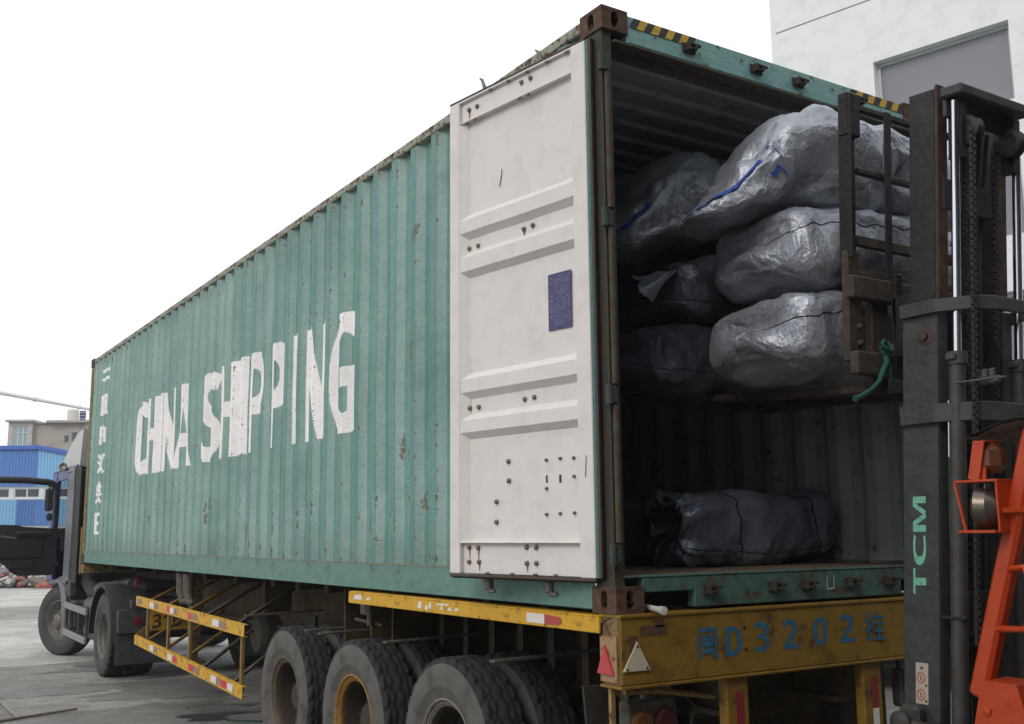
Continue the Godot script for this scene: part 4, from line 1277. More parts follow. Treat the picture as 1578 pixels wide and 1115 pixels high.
	s.box(Vector3(-0.12, 0.95, -14.42), Vector3(0.13, 0.36, 0.08), 0.035, Basis(Vector3.UP, 0.25))
	s.box(Vector3(-0.1, 0.68, -14.42), Vector3(0.1, 0.12, 0.06), 0.03, Basis(Vector3.UP, 0.25))
	put(s, "mirror", black, t)
	# front fender, step frame
	var rows := []
	for k in 15:
		var an := lerpf(-0.35, PI * 0.78, k / 14.0)
		var row := []
		for m in 5:
			var w: float = [0.0, 0.02, 0.05, 0.12, 0.42][m]
			var r: float = [0.56, 0.62, 0.645, 0.655, 0.655][m]
			row.append(Vector3(-0.045 + w, -0.88 + r * sin(an), -13.75 + r * cos(an)))
		rows.append(row)
	s = Shape.new()
	s.grid(rows)
	put(s, "front_fender", grey, t)
	s = Shape.new()
	s.span(Vector3(-0.02, -0.5, -13.18), Vector3(0.08, -0.26, -12.82), 0.02)
	s.span(Vector3(-0.02, -0.92, -13.12), Vector3(0.02, -0.4, -13.04), 0.01)
	s.span(Vector3(0.02, -0.95, -13.1), Vector3(0.4, -0.55, -12.7), 0.03)
	put(s, "step_box", dgrey, t)
	for y in [-0.62, -1.0]:
		s = Shape.new()
		s.bar(Vector3(-0.02, y, -13.08), Vector3(-0.02, y - 0.02, -11.5), 0.04, 0.09, 0.008)
		put(s, "side_rail", worn("rail_pale", rgb(128, 128, 128), 0.15, 2.0, 0.5, 0.2), t)
	for z in [-12.72, -12.1, -11.55]:
		s = Shape.new()
		s.bar(Vector3(0.0, -0.58, z), Vector3(0.0, -1.05, z), 0.03, 0.04, 0.004)
		put(s, "rail_post", dgrey, t)
	for p in [[-0.62, 0.16], [-0.95, 0.14]]:
		s = Shape.new()
		s.lathe([Vector2(0, -0.5), Vector2(p[1] * 0.8, -0.48), Vector2(p[1], -0.42), Vector2(p[1], 0.42), Vector2(p[1] * 0.8, 0.48), Vector2(0, 0.5)], Vector3(0.28, p[0], -12.1), Vector3(0, 0, 1), 20)
		put(s, "air_tank", worn("tank_grey", rgb(88, 92, 98), 0.25, 1.2, 0.55, 0.2), t)
	s = Shape.new()
	s.tube([Vector3(0.2, 0.6, -12.62), Vector3(0.2, -0.1, -12.62), Vector3(0.2, -0.3, -12.6), Vector3(0.24, -0.42, -12.45), Vector3(0.3, -0.42, -12.1)], 0.1, 12)
	for k in 14: s.lathe([Vector2(0.1, -0.012), Vector2(0.116, 0), Vector2(0.1, 0.012)], Vector3(0.2, 0.14 - k * 0.034, -12.62), Vector3.UP, 14)
	put(s, "intake_hose", worn("hose_black", rgb(46, 48, 50), 0.15, 2.0, 0.8), t)
	s = Shape.new()
	s.tube([Vector3(0.3, -0.38, -12.2), Vector3(0.34, -0.36, -11.3), Vector3(0.4, -0.28, -10.6)], [0.11, 0.12, 0.12], 14)
	for k in 12: s.lathe([Vector2(0.118, -0.014), Vector2(0.132, 0), Vector2(0.118, 0.014)], Vector3(0.33 + k * 0.004, -0.365 + k * 0.004, -11.5 + k * 0.05), Vector3(0.08, 0.06, 1), 14)
	put(s, "exhaust_pipe", worn("pipe_grey", rgb(84, 88, 90), 0.25, 1.5, 0.7), t)
	s = Shape.new()
	s.lathe([Vector2(0, -0.04), Vector2(0.07, -0.03), Vector2(0.09, 0.0), Vector2(0.06, 0.05), Vector2(0, 0.07)], Vector3(0.42, -0.24, -10.5), Vector3(0.1, 0.2, 1), 14)
	put(s, "red_coupling", plain("coupling_red", rgb(104, 44, 48), 0.6), t)
	# chassis rails and rear lights
	for x in [0.75, 1.6]:
		s = Shape.new()
		s.span(Vector3(x, -0.68, -14.9), Vector3(x + 0.08, -0.42, -9.9), 0.004)
		put(s, "chassis_rail", black, t)
	s = Shape.new()
	s.span(Vector3(0.4, -0.35, -11.6), Vector3(2.0, -0.2, -10.3), 0.05)
	put(s, "fifth_wheel", black, t)
	rows = []
	for k in 13:
		var an := lerpf(-0.1, PI * 1.02, k / 12.0)
		rows.append([Vector3(0.0, -0.88 + 0.6 * sin(an), -10.75 + 0.66 * cos(an)), Vector3(0.0, -0.88 + 0.64 * sin(an), -10.75 + 0.7 * cos(an)), Vector3(0.7, -0.88 + 0.64 * sin(an), -10.75 + 0.7 * cos(an))])
	s = Shape.new()
	s.grid(rows)
	put(s, "rear_fender", black, t)
	for x in [0.06, 1.72]:
		s = Shape.new()
		s.span(Vector3(x, -1.2, -10.06), Vector3(x + 0.66, -0.84, -10.04), 0.004)
		put(s, "mud_flap", worn("flap_rubber", rgb(52, 54, 56), 0.2, 1.2, 0.85), t)
	s = Shape.new()
	s.span(Vector3(0.06, -0.82, -10.1), Vector3(2.38, -0.54, -9.98), 0.01)
	s.span(Vector3(0.2, -0.52, -10.05), Vector3(1.2, -0.42, -9.95), 0.01)
	var tb := put(s, "rear_light_beam", worn("beam_dark", rgb(58, 60, 62), 0.25, 1.2, 0.8), t)
	s = Shape.new()
	s.lathe([Vector2(0.06, 0), Vector2(0.055, 0.02), Vector2(0, 0.03)], Vector3(0.3, -0.68, -9.98), Vector3(0, 0, 1), 18)
	put(s, "tail_lamp", plain("tail_red", rgb(104, 30, 34), 0.35), tb)
	s = Shape.new()
	s.span(Vector3(0.44, -0.8, -9.975), Vector3(1.0, -0.56, -9.965), 0.003)
	var np := put(s, "number_plate", worn("plate_yellow", rgb(170, 124, 34), 0.25, 1.5, 0.6), tb)
	s = Shape.new()
	letter_shape(s, "310", Vector3(0.47, -0.77, -9.965), Vector3(0.36, 0, 0), Vector3(0, 0.17, 0), Vector3(0, 0, 0.002))
	put(s, "plate_number", plain("number_dark", rgb(40, 36, 28), 0.8), np)
	# wheels
	var rim := worn("truck_rim", rgb(104, 101, 96), 0.3, 2.5, 0.55, 0.15)
	for side in 2:
		var sx := -1.0 if side == 0 else 1.0
		var axis := Vector3(sx, 0, 0).rotated(Vector3.UP, deg_to_rad(27.0))
		var c := Vector3(0.12 if side == 0 else 2.3, -0.88, -13.72)
		var wn := node_at("front_wheel", c, t)
		put_tyre(wn, c, axis, 0.52, 0.29, 0.29, false, rubber)
		s = Shape.new()
		s.lathe([Vector2(0.3, 0.118), Vector2(0.285, 0.125), Vector2(0.262, 0.08), Vector2(0.22, 0.02), Vector2(0.19, 0.04), Vector2(0.13, 0.09), Vector2(0.1, 0.095), Vector2(0.09, 0.16), Vector2(0.06, 0.18), Vector2(0, 0.182)], c, axis, 36)
		s.lathe([Vector2(0.262, 0.08), Vector2(0.27, -0.1), Vector2(0.3, -0.125)], c, axis, 32)
		put(s, "rim", rim, wn)
		var e := Vector3.UP
		var f := axis.cross(e)
		for k in 10:
			var an := TAU * k / 10
			s = Shape.new()
			s.lathe([Vector2(0.018, 0), Vector2(0.018, 0.03), Vector2(0.01, 0.04), Vector2(0, 0.042)], c + (e * cos(an) + f * sin(an)) * 0.16 + axis * 0.062, axis, 6)
			put(s, "wheel_nut", rim, wn)
			s = Shape.new()
			s.lathe([Vector2(0.026, 0), Vector2(0.02, 0.002), Vector2(0, 0.002)], c + (e * cos(an + 0.31) + f * sin(an + 0.31)) * 0.222 + axis * 0.03, axis, 12)
			put(s, "hand_hole", plain("dark_steel", rgb(34, 32, 30), 0.8), wn)
	var w := trailer_wheel(t, Vector3(0.158, -0.88, -10.75), Vector3.LEFT, true, rubber, rim, rim)
	var w2 := trailer_wheel(t, Vector3(0.49, -0.88, -10.75), Vector3.RIGHT, true, rubber, rim, rim)
	copy(w2, t, Vector3(CW - 0.98, 0, 0), "wheel").rotation.y = PI
	copy(w, t, Vector3(CW - 0.316, 0, 0), "wheel").rotation.y = PI
	s = Shape.new()
	s.tube([Vector3(0.3, -0.88, -10.75), Vector3(CW - 0.3, -0.88, -10.75)], 0.09, 12)
	s.tube([Vector3(0.3, -0.88, -13.72), Vector3(CW - 0.3, -0.88, -13.72)], 0.07, 12)
	put(s, "axle", black, t)

# ---------- forklift
var mast_tilt := 0.077

func mz(y: float, d := 0.0) -> float:     # z of the mast's front edge at height y, d behind it
	return 0.665 + mast_tilt * y + d

func upright(s: Shape, x0: float, x1: float, d0: float, d1: float, y0: float, y1: float, bev := 0.004) -> void:   # a leaning box of the mast
	var a := Vector3((x0 + x1) * 0.5, y0, mz(y0, (d0 + d1) * 0.5))
	var b := Vector3((x0 + x1) * 0.5, y1, mz(y1, (d0 + d1) * 0.5))
	s.bar(a, b, absf(d1 - d0), absf(x1 - x0), bev, Vector3.RIGHT)

func build_forklift() -> void:
	var grey := worn("mast_grey", rgb(52, 56, 58), 0.16, 1.0, 0.6, 0.0, rgb(70, 66, 62))
	var dark := worn("mast_dark", rgb(30, 28, 27), 0.3, 1.2, 0.5, 0.1, rgb(42, 36, 32))
	var rust := worn("mast_rust", rgb(60, 48, 41), 0.5, 2.0, 0.7, 0.0, rgb(50, 40, 34))
	var black := plain("lift_black", rgb(30, 29, 29), 0.65)
	var orange := worn("lift_orange", rgb(178, 57, 12), 0.12, 1.4, 0.42, 0.0, rgb(110, 50, 32), 0.15)
	var chrome := plain("rod_chrome", rgb(214, 216, 222), 0.12, 1.0)
	var t := thing("forklift", Vector3(1.45, -1.4, 1.6), "orange forklift with a tall dark mast, lifting silver bundles into the container", "forklift")
	var s: Shape
	var L := 1.10
	var Rr := 1.665
	# outer mast: two channels, two bowed tie bars
	for side in 2:
		var xo := L if side == 0 else Rr
		var sg := 1.0 if side == 0 else -1.0
		s = Shape.new()
		upright(s, xo, xo + sg * 0.016, 0.0, 0.182, -1.32, 1.36)
		upright(s, xo + sg * 0.016, xo + sg * 0.075, 0.0, 0.018, -1.32, 1.36, 0.003)
		upright(s, xo + sg * 0.016, xo + sg * 0.075, 0.162, 0.182, -1.32, 1.36, 0.003)
		put(s, "outer_mast_channel", grey, t)
		# inner mast, raised
		s = Shape.new()
		upright(s, xo + sg * 0.024, xo + sg * 0.04, 0.022, 0.158, -0.55, 2.35)
		upright(s, xo + sg * 0.04, xo + sg * 0.09, 0.022, 0.036, -0.55, 2.35, 0.002)
		put(s, "inner_mast_channel", dark, t)
		s = Shape.new()
		upright(s, xo + sg * 0.02, xo + sg * 0.095, 0.16, 0.176, 1.37, 2.36, 0.004)
		put(s, "wear_strip", worn("strip_rust", rgb(70, 47, 37), 0.4, 2.0, 0.7, 0.0, rgb(50, 38, 32)), t)
		# lift cylinder with its rod
		var xc := xo + sg * 0.05
		s = Shape.new()
		var y0 := -1.2
		var y1 := 1.09
		s.tube([Vector3(xc, y0, mz(y0, 0.245)), Vector3(xc, y1, mz(y1, 0.245))], 0.036, 16)
		s.tube([Vector3(xc, y1 - 0.02, mz(y1, 0.245)), Vector3(xc, y1 + 0.035, mz(y1, 0.245))], 0.044, 12)
		s.box(Vector3(xc - 0.03, y1 + 0.01, mz(y1, 0.245)), Vector3(0.05, 0.03, 0.05), 0.006)
		var cyl := put(s, "lift_cylinder", worn("cylinder_grey", rgb(66, 66, 65), 0.25, 1.4, 0.5, 0.1), t)
		s = Shape.new()
		s.tube([Vector3(xc, 1.12, mz(1.12, 0.245)), Vector3(xc, 2.26, mz(2.26, 0.245))], 0.0195, 20)
		put(s, "piston_rod", chrome, cyl)
		# lift chain beside it: link after link
		var xk := xo + sg * 0.17
		s = Shape.new()
		for k in 62:
			var y := 2.1 - k * 0.032
			s.box(Vector3(xk, y, mz(y, 0.21)), Vector3(0.012, 0.02, 0.03), 0.003)
			s.box(Vector3(xk, y - 0.016, mz(y, 0.21)), Vector3(0.03, 0.028, 0.018), 0.003)
		var ch := put(s, "lift_chain", black, t)
		s = Shape.new()
		for k in 70:
			var y := 2.1 - k * 0.032
			s.box(Vector3(xc + sg * 0.0, y, mz(y, 0.33)), Vector3(0.026, 0.028, 0.018), 0.003)
			s.box(Vector3(xc, y - 0.016, mz(y, 0.33)), Vector3(0.012, 0.02, 0.03), 0.003)
		for m in [ch, put(s, "lift_chain", black, t)]: m.set_meta("kind", "stuff")
		s = Shape.new()
		s.lathe([Vector2(0, -0.03), Vector2(0.05, -0.03), Vector2(0.07, -0.025), Vector2(0.06, -0.012), Vector2(0.06, 0.012), Vector2(0.07, 0.025), Vector2(0.05, 0.03), Vector2(0, 0.03)], Vector3(xc + sg * 0.07, 2.13, mz(2.13, 0.26)), Vector3(1, 0, 0), 22)
		put(s, "chain_wheel", dark, t)
		s = Shape.new()
		upright(s, xc + sg * 0.012, xc + sg * 0.055, 0.2, 0.27, 2.0, 2.26)
		put(s, "wheel_bracket", dark, t)
	# cross head on top, tie bars
	s = Shape.new()
	s.box(Vector3((L + Rr) * 0.5, 2.30, mz(2.30, 0.25)), Vector3(Rr - L - 0.02, 0.05, 0.11), 0.008, Basis(Vector3.RIGHT, mast_tilt))
	s.box(Vector3((L + Rr) * 0.5, 2.24, mz(2.24, 0.205)), Vector3(Rr - L - 0.06, 0.09, 0.02), 0.004, Basis(Vector3.RIGHT, mast_tilt))
	put(s, "cross_head", grey, t)
	for y in [1.335, 0.86]:
		var h := 0.062 if y > 1.0 else 0.085
		s = Shape.new()
		var pts := [Vector3(L - 0.012, y, mz(y, 0.0)), Vector3(L - 0.012, y, mz(y, 0.17)), Vector3(L + 0.06, y, mz(y, 0.31)), Vector3(L + 0.16, y, mz(y, 0.36)), Vector3(Rr - 0.16, y, mz(y, 0.36)), Vector3(Rr - 0.06, y, mz(y, 0.31)), Vector3(Rr + 0.012, y, mz(y, 0.17)), Vector3(Rr + 0.012, y, mz(y, 0.0))]
		for k in pts.size() - 1: s.bar(pts[k], pts[k + 1] + (pts[k + 1] - pts[k]).normalized() * 0.006, 0.022, h if k % 2 == 0 else h - 0.003, 0.003)
		put(s, "tie_bar", grey, t)
	s = Shape.new()
	s.box(Vector3((L + Rr) * 0.5, 1.86, mz(1.86, 0.17)), Vector3(Rr - L - 0.12, 0.14, 0.018), 0.003, Basis(Vector3.RIGHT, mast_tilt))
	put(s, "mast_cross_bar", grey, t)
	s = Shape.new()
	s.box(Vector3((L + Rr) * 0.5, -0.02, mz(0, 0.17)), Vector3(Rr - L - 0.06, 0.2, 0.018), 0.003, Basis(Vector3.RIGHT, mast_tilt))
	put(s, "mast_cross_bar", grey, t)
	s = Shape.new()
	s.lathe([Vector2(0.0, -0.02), Vector2(0.045, -0.02), Vector2(0.045, 0.0), Vector2(0.02, 0.004), Vector2(0.018, 0.02), Vector2(0, 0.02)], Vector3(L - 0.001, 1.21, mz(1.21, 0.12)), Vector3(-1, 0, 0), 20)
	put(s, "mast_roller", rust, t)
	s = Shape.new()
	for k in 3: s.box(Vector3(L + 0.07, 1.0, mz(1.0, 0.33 + k * 0.035)), Vector3(0.02, 0.07, 0.024), 0.004)
	s.box(Vector3(L + 0.07, 0.985, mz(1.0, 0.365)), Vector3(0.03, 0.03, 0.14), 0.006)
	s.tube([Vector3(L + 0.02, 0.985, mz(1.0, 0.25)), Vector3(L + 0.07, 0.99, mz(1.0, 0.46))], 0.006, 6)
	put(s, "valve_block", worn("cylinder_grey", rgb(66, 66, 65), 0.25, 1.4, 0.5, 0.1), t)
	# hoses between the channels
	for k in 4:
		s = Shape.new()
		var x := 1.36 + k * 0.05
		s.tube([Vector3(x, 2.2, mz(2.2, 0.16)), Vector3(x + 0.01, 1.9, mz(1.9, 0.12)), Vector3(x - 0.03, 1.5, mz(1.5, 0.14)), Vector3(x + 0.03, 1.1, mz(1.1, 0.1)), Vector3(x, 0.4, mz(0.4, 0.14)), Vector3(x, -0.8, mz(-0.8, 0.14))], 0.014, 8)
		put(s, "hydraulic_hose", plain("hose_green", rgb(34, 48, 44), 0.6) if k % 2 else black, t)
	s = Shape.new()
	s.tube([Vector3(L + 0.09, 0.9, mz(0.9, 0.2)), Vector3(L + 0.09, -1.0, mz(-1.0, 0.2))], 0.012, 8)
	put(s, "hydraulic_hose", worn("cylinder_grey", rgb(66, 66, 65), 0.25, 1.4, 0.5, 0.1), t)
	s = Shape.new()
	s.box(Vector3(L + 0.02, -0.02, mz(-0.02, 0.24)), Vector3(0.02, 0.014, 0.12), 0.003)
	put(s, "pipe_clip", black, t)
	# mark and warning sticker on the near channel; the letters climb it
	s = Shape.new()
	var green := worn("mark_green", rgb(112, 178, 152), 0.16, 5.0, 0.6, 0.0, rgb(70, 78, 76), 0.0)
	for g in [["T", 0.075, 0.185], ["C", 0.2, 0.335], ["M", 0.345, 0.50]]:
		s = Shape.new()
		var y0: float = g[1]
		var y1: float = g[2]
		letter_shape(s, g[0], Vector3(L, y0, mz(y0, 0.118)), Vector3(0, y1 - y0, mast_tilt * (y1 - y0)), Vector3(0, 0, -0.066), Vector3(-0.0015, 0, 0))
		put(s, "painted_letter", green, t)
	s = Shape.new()
	s.poly([Vector3(L - 0.0015, -0.395, mz(-0.395, 0.062)), Vector3(L - 0.0015, -0.395, mz(-0.395, 0.125)), Vector3(L - 0.0015, -0.22, mz(-0.22, 0.125)), Vector3(L - 0.0015, -0.22, mz(-0.22, 0.062))], Vector3(-1, 0, 0), [Vector2(0, 1), Vector2(1, 1), Vector2(1, 0), Vector2(0, 0)])
	var im := Image.create_empty(64, 170, false, Image.FORMAT_RGB8)
	im.fill(rgb(176, 164, 154))
	for y in 170:
		for x in 64:
			for c in [[26, 62], [26, 132]]:
				var d := Vector2(x - c[0], (y - c[1]) * 0.9).length()
				if absf(d - 19.0) < 2.5 or (d < 19.0 and absf((x - c[0]) - (y - c[1])) < 2.0): im.set_pixel(x, y, rgb(170, 64, 62))
				if absf(x - c[0]) < 3 and absf(y - c[1]) < 12: im.set_pixel(x, y, rgb(60, 50, 48))
			if Vector2(x - 52, y - 92).length() < 6.0 or Vector2(x - 52, y - 156).length() < 6.0: im.set_pixel(x, y, rgb(66, 58, 56))
			if absf(x - 30) < (y - 10) * 0.8 and y > 10 and y < 26: im.set_pixel(x, y, rgb(80, 66, 60))
	var lm := StandardMaterial3D.new()
	lm.albedo_texture = ImageTexture.create_from_image(im); lm.roughness = 0.5
	put(s, "warning_sticker", lm, t)
	# carriage, load backrest and forks
	var cx := (L + Rr) * 0.5
	for side in 2:
		var x0 := 0.955 if side == 0 else 1.945 - 0.12
		s = Shape.new()
		s.bar(Vector3(x0 + 0.045, 1.62, 0.566), Vector3(x0 + 0.03, 2.41, 0.625), 0.03, 0.085, 0.006, Vector3.RIGHT)
		s.bar(Vector3(x0 + 0.01, 1.62, 0.585), Vector3(x0 - 0.006, 2.41, 0.644), 0.075, 0.012, 0.003, Vector3.RIGHT)
		var post := put(s, "backrest_post", dark, t)
		s = Shape.new()
		s.bar(Vector3(x0 + 0.035, 2.21, 0.625), Vector3(x0 + 0.03, 2.42, 0.64), 0.055, 0.1, 0.006, Vector3.RIGHT)
		put(s, "post_sleeve", dark, post)
		s = Shape.new()
		s.bar(Vector3(x0 + 0.055, 1.13, 0.545), Vector3(x0 + 0.045, 1.66, 0.58), 0.04, 0.1, 0.01, Vector3.RIGHT)
		s.box(Vector3(x0 + 0.105, 1.52, 0.57), Vector3(0.05, 0.1, 0.05), 0.01)
		for y in [1.42, 1.3, 1.22]: s.lathe([Vector2(0.016, 0), Vector2(0.016, 0.014), Vector2(0.008, 0.024), Vector2(0, 0.024)], Vector3(x0 + 0.075, y, 0.57), Vector3(0.3, 0, 1), 8)
		put(s, "carriage_bracket", worn("bracket_rust", rgb(62, 53, 46), 0.42, 2.0, 0.75, 0.0, rgb(70, 48, 36)), t)
	var bars := worn("bar_black", rgb(27, 25, 24), 0.3, 1.5, 0.6, 0.0, rgb(40, 34, 30))
	for y in [2.37, 2.06, 1.72, 1.56]:
		s = Shape.new()
		s.bar(Vector3(1.05, y, 0.565 + mast_tilt * (y - 1.6)), Vector3(1.86, y - 0.0, 0.565 + mast_tilt * (y - 1.6)), 0.03, 0.03 if y > 1.8 else 0.05, 0.004)
		put(s, "backrest_bar", bars if y > 1.8 else rust, t)
	for x in [1.26, 1.64]:
		s = Shape.new()
		s.bar(Vector3(x, 1.5, 0.586), Vector3(x - 0.012, 2.38, 0.652), 0.008, 0.05, 0.002, Vector3.RIGHT)
		put(s, "backrest_bar", bars, t)
	for y in [1.48, 1.12]:
		s = Shape.new()
		s.box(Vector3(cx, y, 0.595), Vector3(0.86, 0.11, 0.05), 0.008)
		put(s, "carriage_plate", worn("bracket_rust", rgb(62, 53, 46), 0.42, 2.0, 0.75, 0.0, rgb(70, 48, 36)), t)
	for x in [L + 0.13, Rr - 0.13]:
		s = Shape.new()
		s.bar(Vector3(x, 1.08, 0.62), Vector3(x, 1.56, 0.655), 0.03, 0.05, 0.004, Vector3.RIGHT)
		s.box(Vector3(x, 1.3, 0.7), Vector3(0.05, 0.3, 0.14), 0.01)
		put(s, "carriage_arm", dark, t)
	for x in [1.13, 1.62]:
		s = Shape.new()
		s.bar(Vector3(x + 0.06, 1.015, 0.53), Vector3(x + 0.06, 1.52, 0.565), 0.045, 0.12, 0.006, Vector3.RIGHT)
		s.bar(Vector3(x + 0.06, 1.015, 0.55), Vector3(x + 0.06, 1.10, -0.7), 0.12, 0.04, 0.006)
		put(s, "fork", rust, t)
	# tilt cylinder at the foot of the mast
	s = Shape.new()
	s.tube([Vector3(L - 0.06, -0.48, mz(-0.48, 0.08)), Vector3(L - 0.04, -0.54, 1.1)], 0.03, 14)
	s.tube([Vector3(L - 0.05, -0.51, 0.89), Vector3(L - 0.03, -0.58, 1.3)], 0.048, 16)
	s.box(Vector3(L - 0.035, -0.46, mz(-0.46, 0.07)), Vector3(0.07, 0.13, 0.1), 0.02)
	s.lathe([Vector2(0, -0.03), Vector2(0.045, -0.03), Vector2(0.05, -0.02), Vector2(0.05, 0.02), Vector2(0.02, 0.03), Vector2(0, 0.03)], Vector3(L - 0.08, -0.47, mz(-0.47, 0.05)), Vector3(-1, 0, 0), 18)
	put(s, "tilt_cylinder", worn("cylinder_black", rgb(56, 54, 52), 0.25, 1.5, 0.55), t)
	# body: cowl, floor, counterweight, seat
	s = Shape.new()
	s.prism(PackedVector2Array([Vector2(1.13, -0.62), Vector2(1.14, -0.4), Vector2(1.185, -0.225), Vector2(1.33, -0.23), Vector2(1.36, -0.34), Vector2(1.75, -0.78), Vector2(1.75, -1.02), Vector2(1.62, -1.02), Vector2(1.56, -0.78), Vector2(1.4, -0.64), Vector2(1.2, -0.6)]), Vector3(0.86, 0, 0), Vector3.BACK, Vector3.UP, Vector3(0.17, 0, 0))
	for p in [[1.2, -0.34], [1.19, -0.46]]: s.lathe([Vector2(0.018, 0), Vector2(0.018, 0.008), Vector2(0, 0.012)], Vector3(0.86, p[1], p[0]), Vector3(-1, 0, 0), 10)
	put(s, "fender", orange, t)
	s = Shape.new()
	s.prism(PackedVector2Array([Vector2(1.13, -0.62), Vector2(1.14, -0.4), Vector2(1.185, -0.225), Vector2(1.33, -0.23), Vector2(1.36, -0.34), Vector2(1.75, -0.78), Vector2(1.75, -1.02), Vector2(1.62, -1.02), Vector2(1.56, -0.78), Vector2(1.4, -0.64), Vector2(1.2, -0.6)]), Vector3(1.87, 0, 0), Vector3.BACK, Vector3.UP, Vector3(0.17, 0, 0))
	put(s, "fender", orange, t)
	s = Shape.new()
	s.box(Vector3(1.45, -0.5, 1.3), Vector3(0.8, 0.75, 0.06), 0.02, Basis(Vector3.RIGHT, 0.15))
	s.box(Vector3(1.45, -0.12, 1.33), Vector3(0.7, 0.16, 0.2), 0.04)
	put(s, "dash_cowl", plain("lift_black", rgb(38, 37, 37), 0.6), t)
	s = Shape.new()
	s.span(Vector3(0.9, -1.0, 1.6), Vector3(2.0, -0.62, 2.3), 0.05)
	s.span(Vector3(0.95, -0.62, 1.95), Vector3(1.95, -0.3, 2.7), 0.08)
	put(s, "engine_hood", orange, t)
	s = Shape.new()
	s.span(Vector3(0.9, -1.12, 2.3), Vector3(2.0, -0.25, 3.05), 0.14)
	put(s, "counterweight", grey, t)
	s = Shape.new()
	s.span(Vector3(1.2, -0.3, 2.05), Vector3(1.7, -0.16, 2.55), 0.05)
	s.box(Vector3(1.45, 0.1, 2.55), Vector3(0.48, 0.5, 0.12), 0.05, Basis(Vector3.RIGHT, -0.15))
	put(s, "seat", black, t)
	var rg := []
	for k in 25: rg.append(Vector3(1.4, 0.12, 1.62) + Basis(Vector3.RIGHT, 0.6) * Vector3(cos(TAU * k / 24) * 0.17, 0, sin(TAU * k / 24) * 0.17))
	s = Shape.new()
	s.tube(rg, 0.014, 8)
	s.tube([Vector3(1.4, 0.12, 1.62), Vector3(1.4, -0.2, 1.4)], 0.022, 8)
	put(s, "steering_wheel", black, t)
	# overhead guard
	for side in 2:
		var x := 0.885 if side == 0 else 1.945
		s = Shape.new()
		s.bar(Vector3(x + 0.035, -0.3, 1.135), Vector3(x + 0.035, 0.74, 1.46), 0.075, 0.07, 0.014, Vector3.RIGHT)
		s.bar(Vector3(x + 0.035, 0.72, 2.55), Vector3(x + 0.035, -0.4, 2.62), 0.07, 0.07, 0.012, Vector3.RIGHT)
		s.bar(Vector3(x + 0.035, 0.735, 1.44), Vector3(x + 0.035, 0.735, 2.58), 0.07, 0.06, 0.01)
		put(s, "guard_pillar", orange, t)
	s = Shape.new()
	s.tube([Vector3(0.9, 0.2, 1.31), Vector3(0.87, 0.21, 1.40), Vector3(0.86, 0.12, 1.43), Vector3(0.87, -0.02, 1.385), Vector3(0.9, -0.03, 1.245)], 0.014, 8)
	put(s, "grab_handle", orange, t)
	for k in 7:
		s = Shape.new()
		s.bar(Vector3(0.9, 0.735, 1.5 + k * 0.16), Vector3(1.99, 0.735, 1.5 + k * 0.16), 0.03, 0.04, 0.005)
		put(s, "guard_bar", orange, t)
	s = Shape.new()           # weathered sheet laid on the overhead guard
	var f := fnl(33, 3.0, 3)
	var rows := []
	for a in 25:
		var row := []
		for b in 25:
			var x := lerpf(0.84, 2.0, b / 24.0)
			var z := lerpf(1.19 + 0.02 * f.get_noise_2d(x * 8, 3.0), 2.6, a / 24.0)
			row.append(Vector3(x, 0.775 + 0.022 * f.get_noise_2d(x, z) - 0.05 * smoothstep(1.42, 1.19, z), z))
		rows.append(row)
	s.grid(rows)
	var rows2 := []
	for r in rows:
		var row := []
		for p in r: row.append(p - Vector3(0.0, 0.012, -0.006))
		rows2.append(row)
	s.grid(rows2)
	put(s, "roof_sheet", worn("sheet_grey", rgb(118, 112, 104), 0.35, 2.5, 0.85, 0.0, rgb(56, 46, 40)), t)
	# work lamp in its bent bracket, turn signal above it
	var c := Vector3(0.87, 0.445, 1.245)
	s = Shape.new()
	s.span(c + Vector3(-0.05, -0.105, -0.085), c + Vector3(0.06, -0.095, 0.1), 0.002)
	s.span(c + Vector3(-0.05, 0.092, -0.085), c + Vector3(0.06, 0.102, 0.1), 0.002)
	s.span(c + Vector3(-0.05, -0.095, 0.09), c + Vector3(0.06, 0.092, 0.1), 0.002)
	s.bar(c + Vector3(-0.045, -0.1, -0.05), c + Vector3(-0.045, 0.095, -0.085), 0.01, 0.012, 0.002)
	s.bar(c + Vector3(-0.06, -0.1, -0.045), c + Vector3(-0.06, -0.1, 0.09), 0.02, 0.012, 0.002)
	s.bar(c + Vector3(-0.03, 0.1, 0.02), c + Vector3(-0.03, 0.22, 0.03), 0.05, 0.012, 0.003)
	s.bar(c + Vector3(-0.03, -0.02, 0.1), c + Vector3(0.03, -0.02, 0.16), 0.02, 0.02, 0.003)
	put(s, "lamp_bracket", orange, t)
	s = Shape.new()
	s.lathe([Vector2(0, 0.1), Vector2(0.03, 0.095), Vector2(0.06, 0.07), Vector2(0.078, 0.03), Vector2(0.082, 0.0), Vector2(0.084, -0.012), Vector2(0.072, -0.016), Vector2(0.05, -0.03), Vector2(0, -0.036)], c + Vector3(-0.01, -0.01, 0.0), Vector3(0.35, 0, 1), 28)
	s.tube([c + Vector3(0, 0.09, 0.02), c + Vector3(0, 0.05, 0.02)], 0.01, 8)
	put(s, "work_lamp", plain("lamp_metal", rgb(104, 97, 90), 0.34, 0.8), t)
	s = Shape.new()
	s.bar(c + Vector3(-0.045, 0.1, 0.0), c + Vector3(-0.045, 0.25, 0.035), 0.05, 0.008, 0.002, Vector3.RIGHT)
	s.bar(c + Vector3(-0.045, 0.25, 0.035), c + Vector3(0.05, 0.255, 0.04), 0.05, 0.008, 0.002)
	put(s, "signal_strap", orange, t)
	s = Shape.new()
	s.box(c + Vector3(0.012, 0.185, 0.05), Vector3(0.1, 0.12, 0.1), 0.03)
	put(s, "signal_lens", plain("signal_dark", rgb(92, 52, 34), 0.3), t)
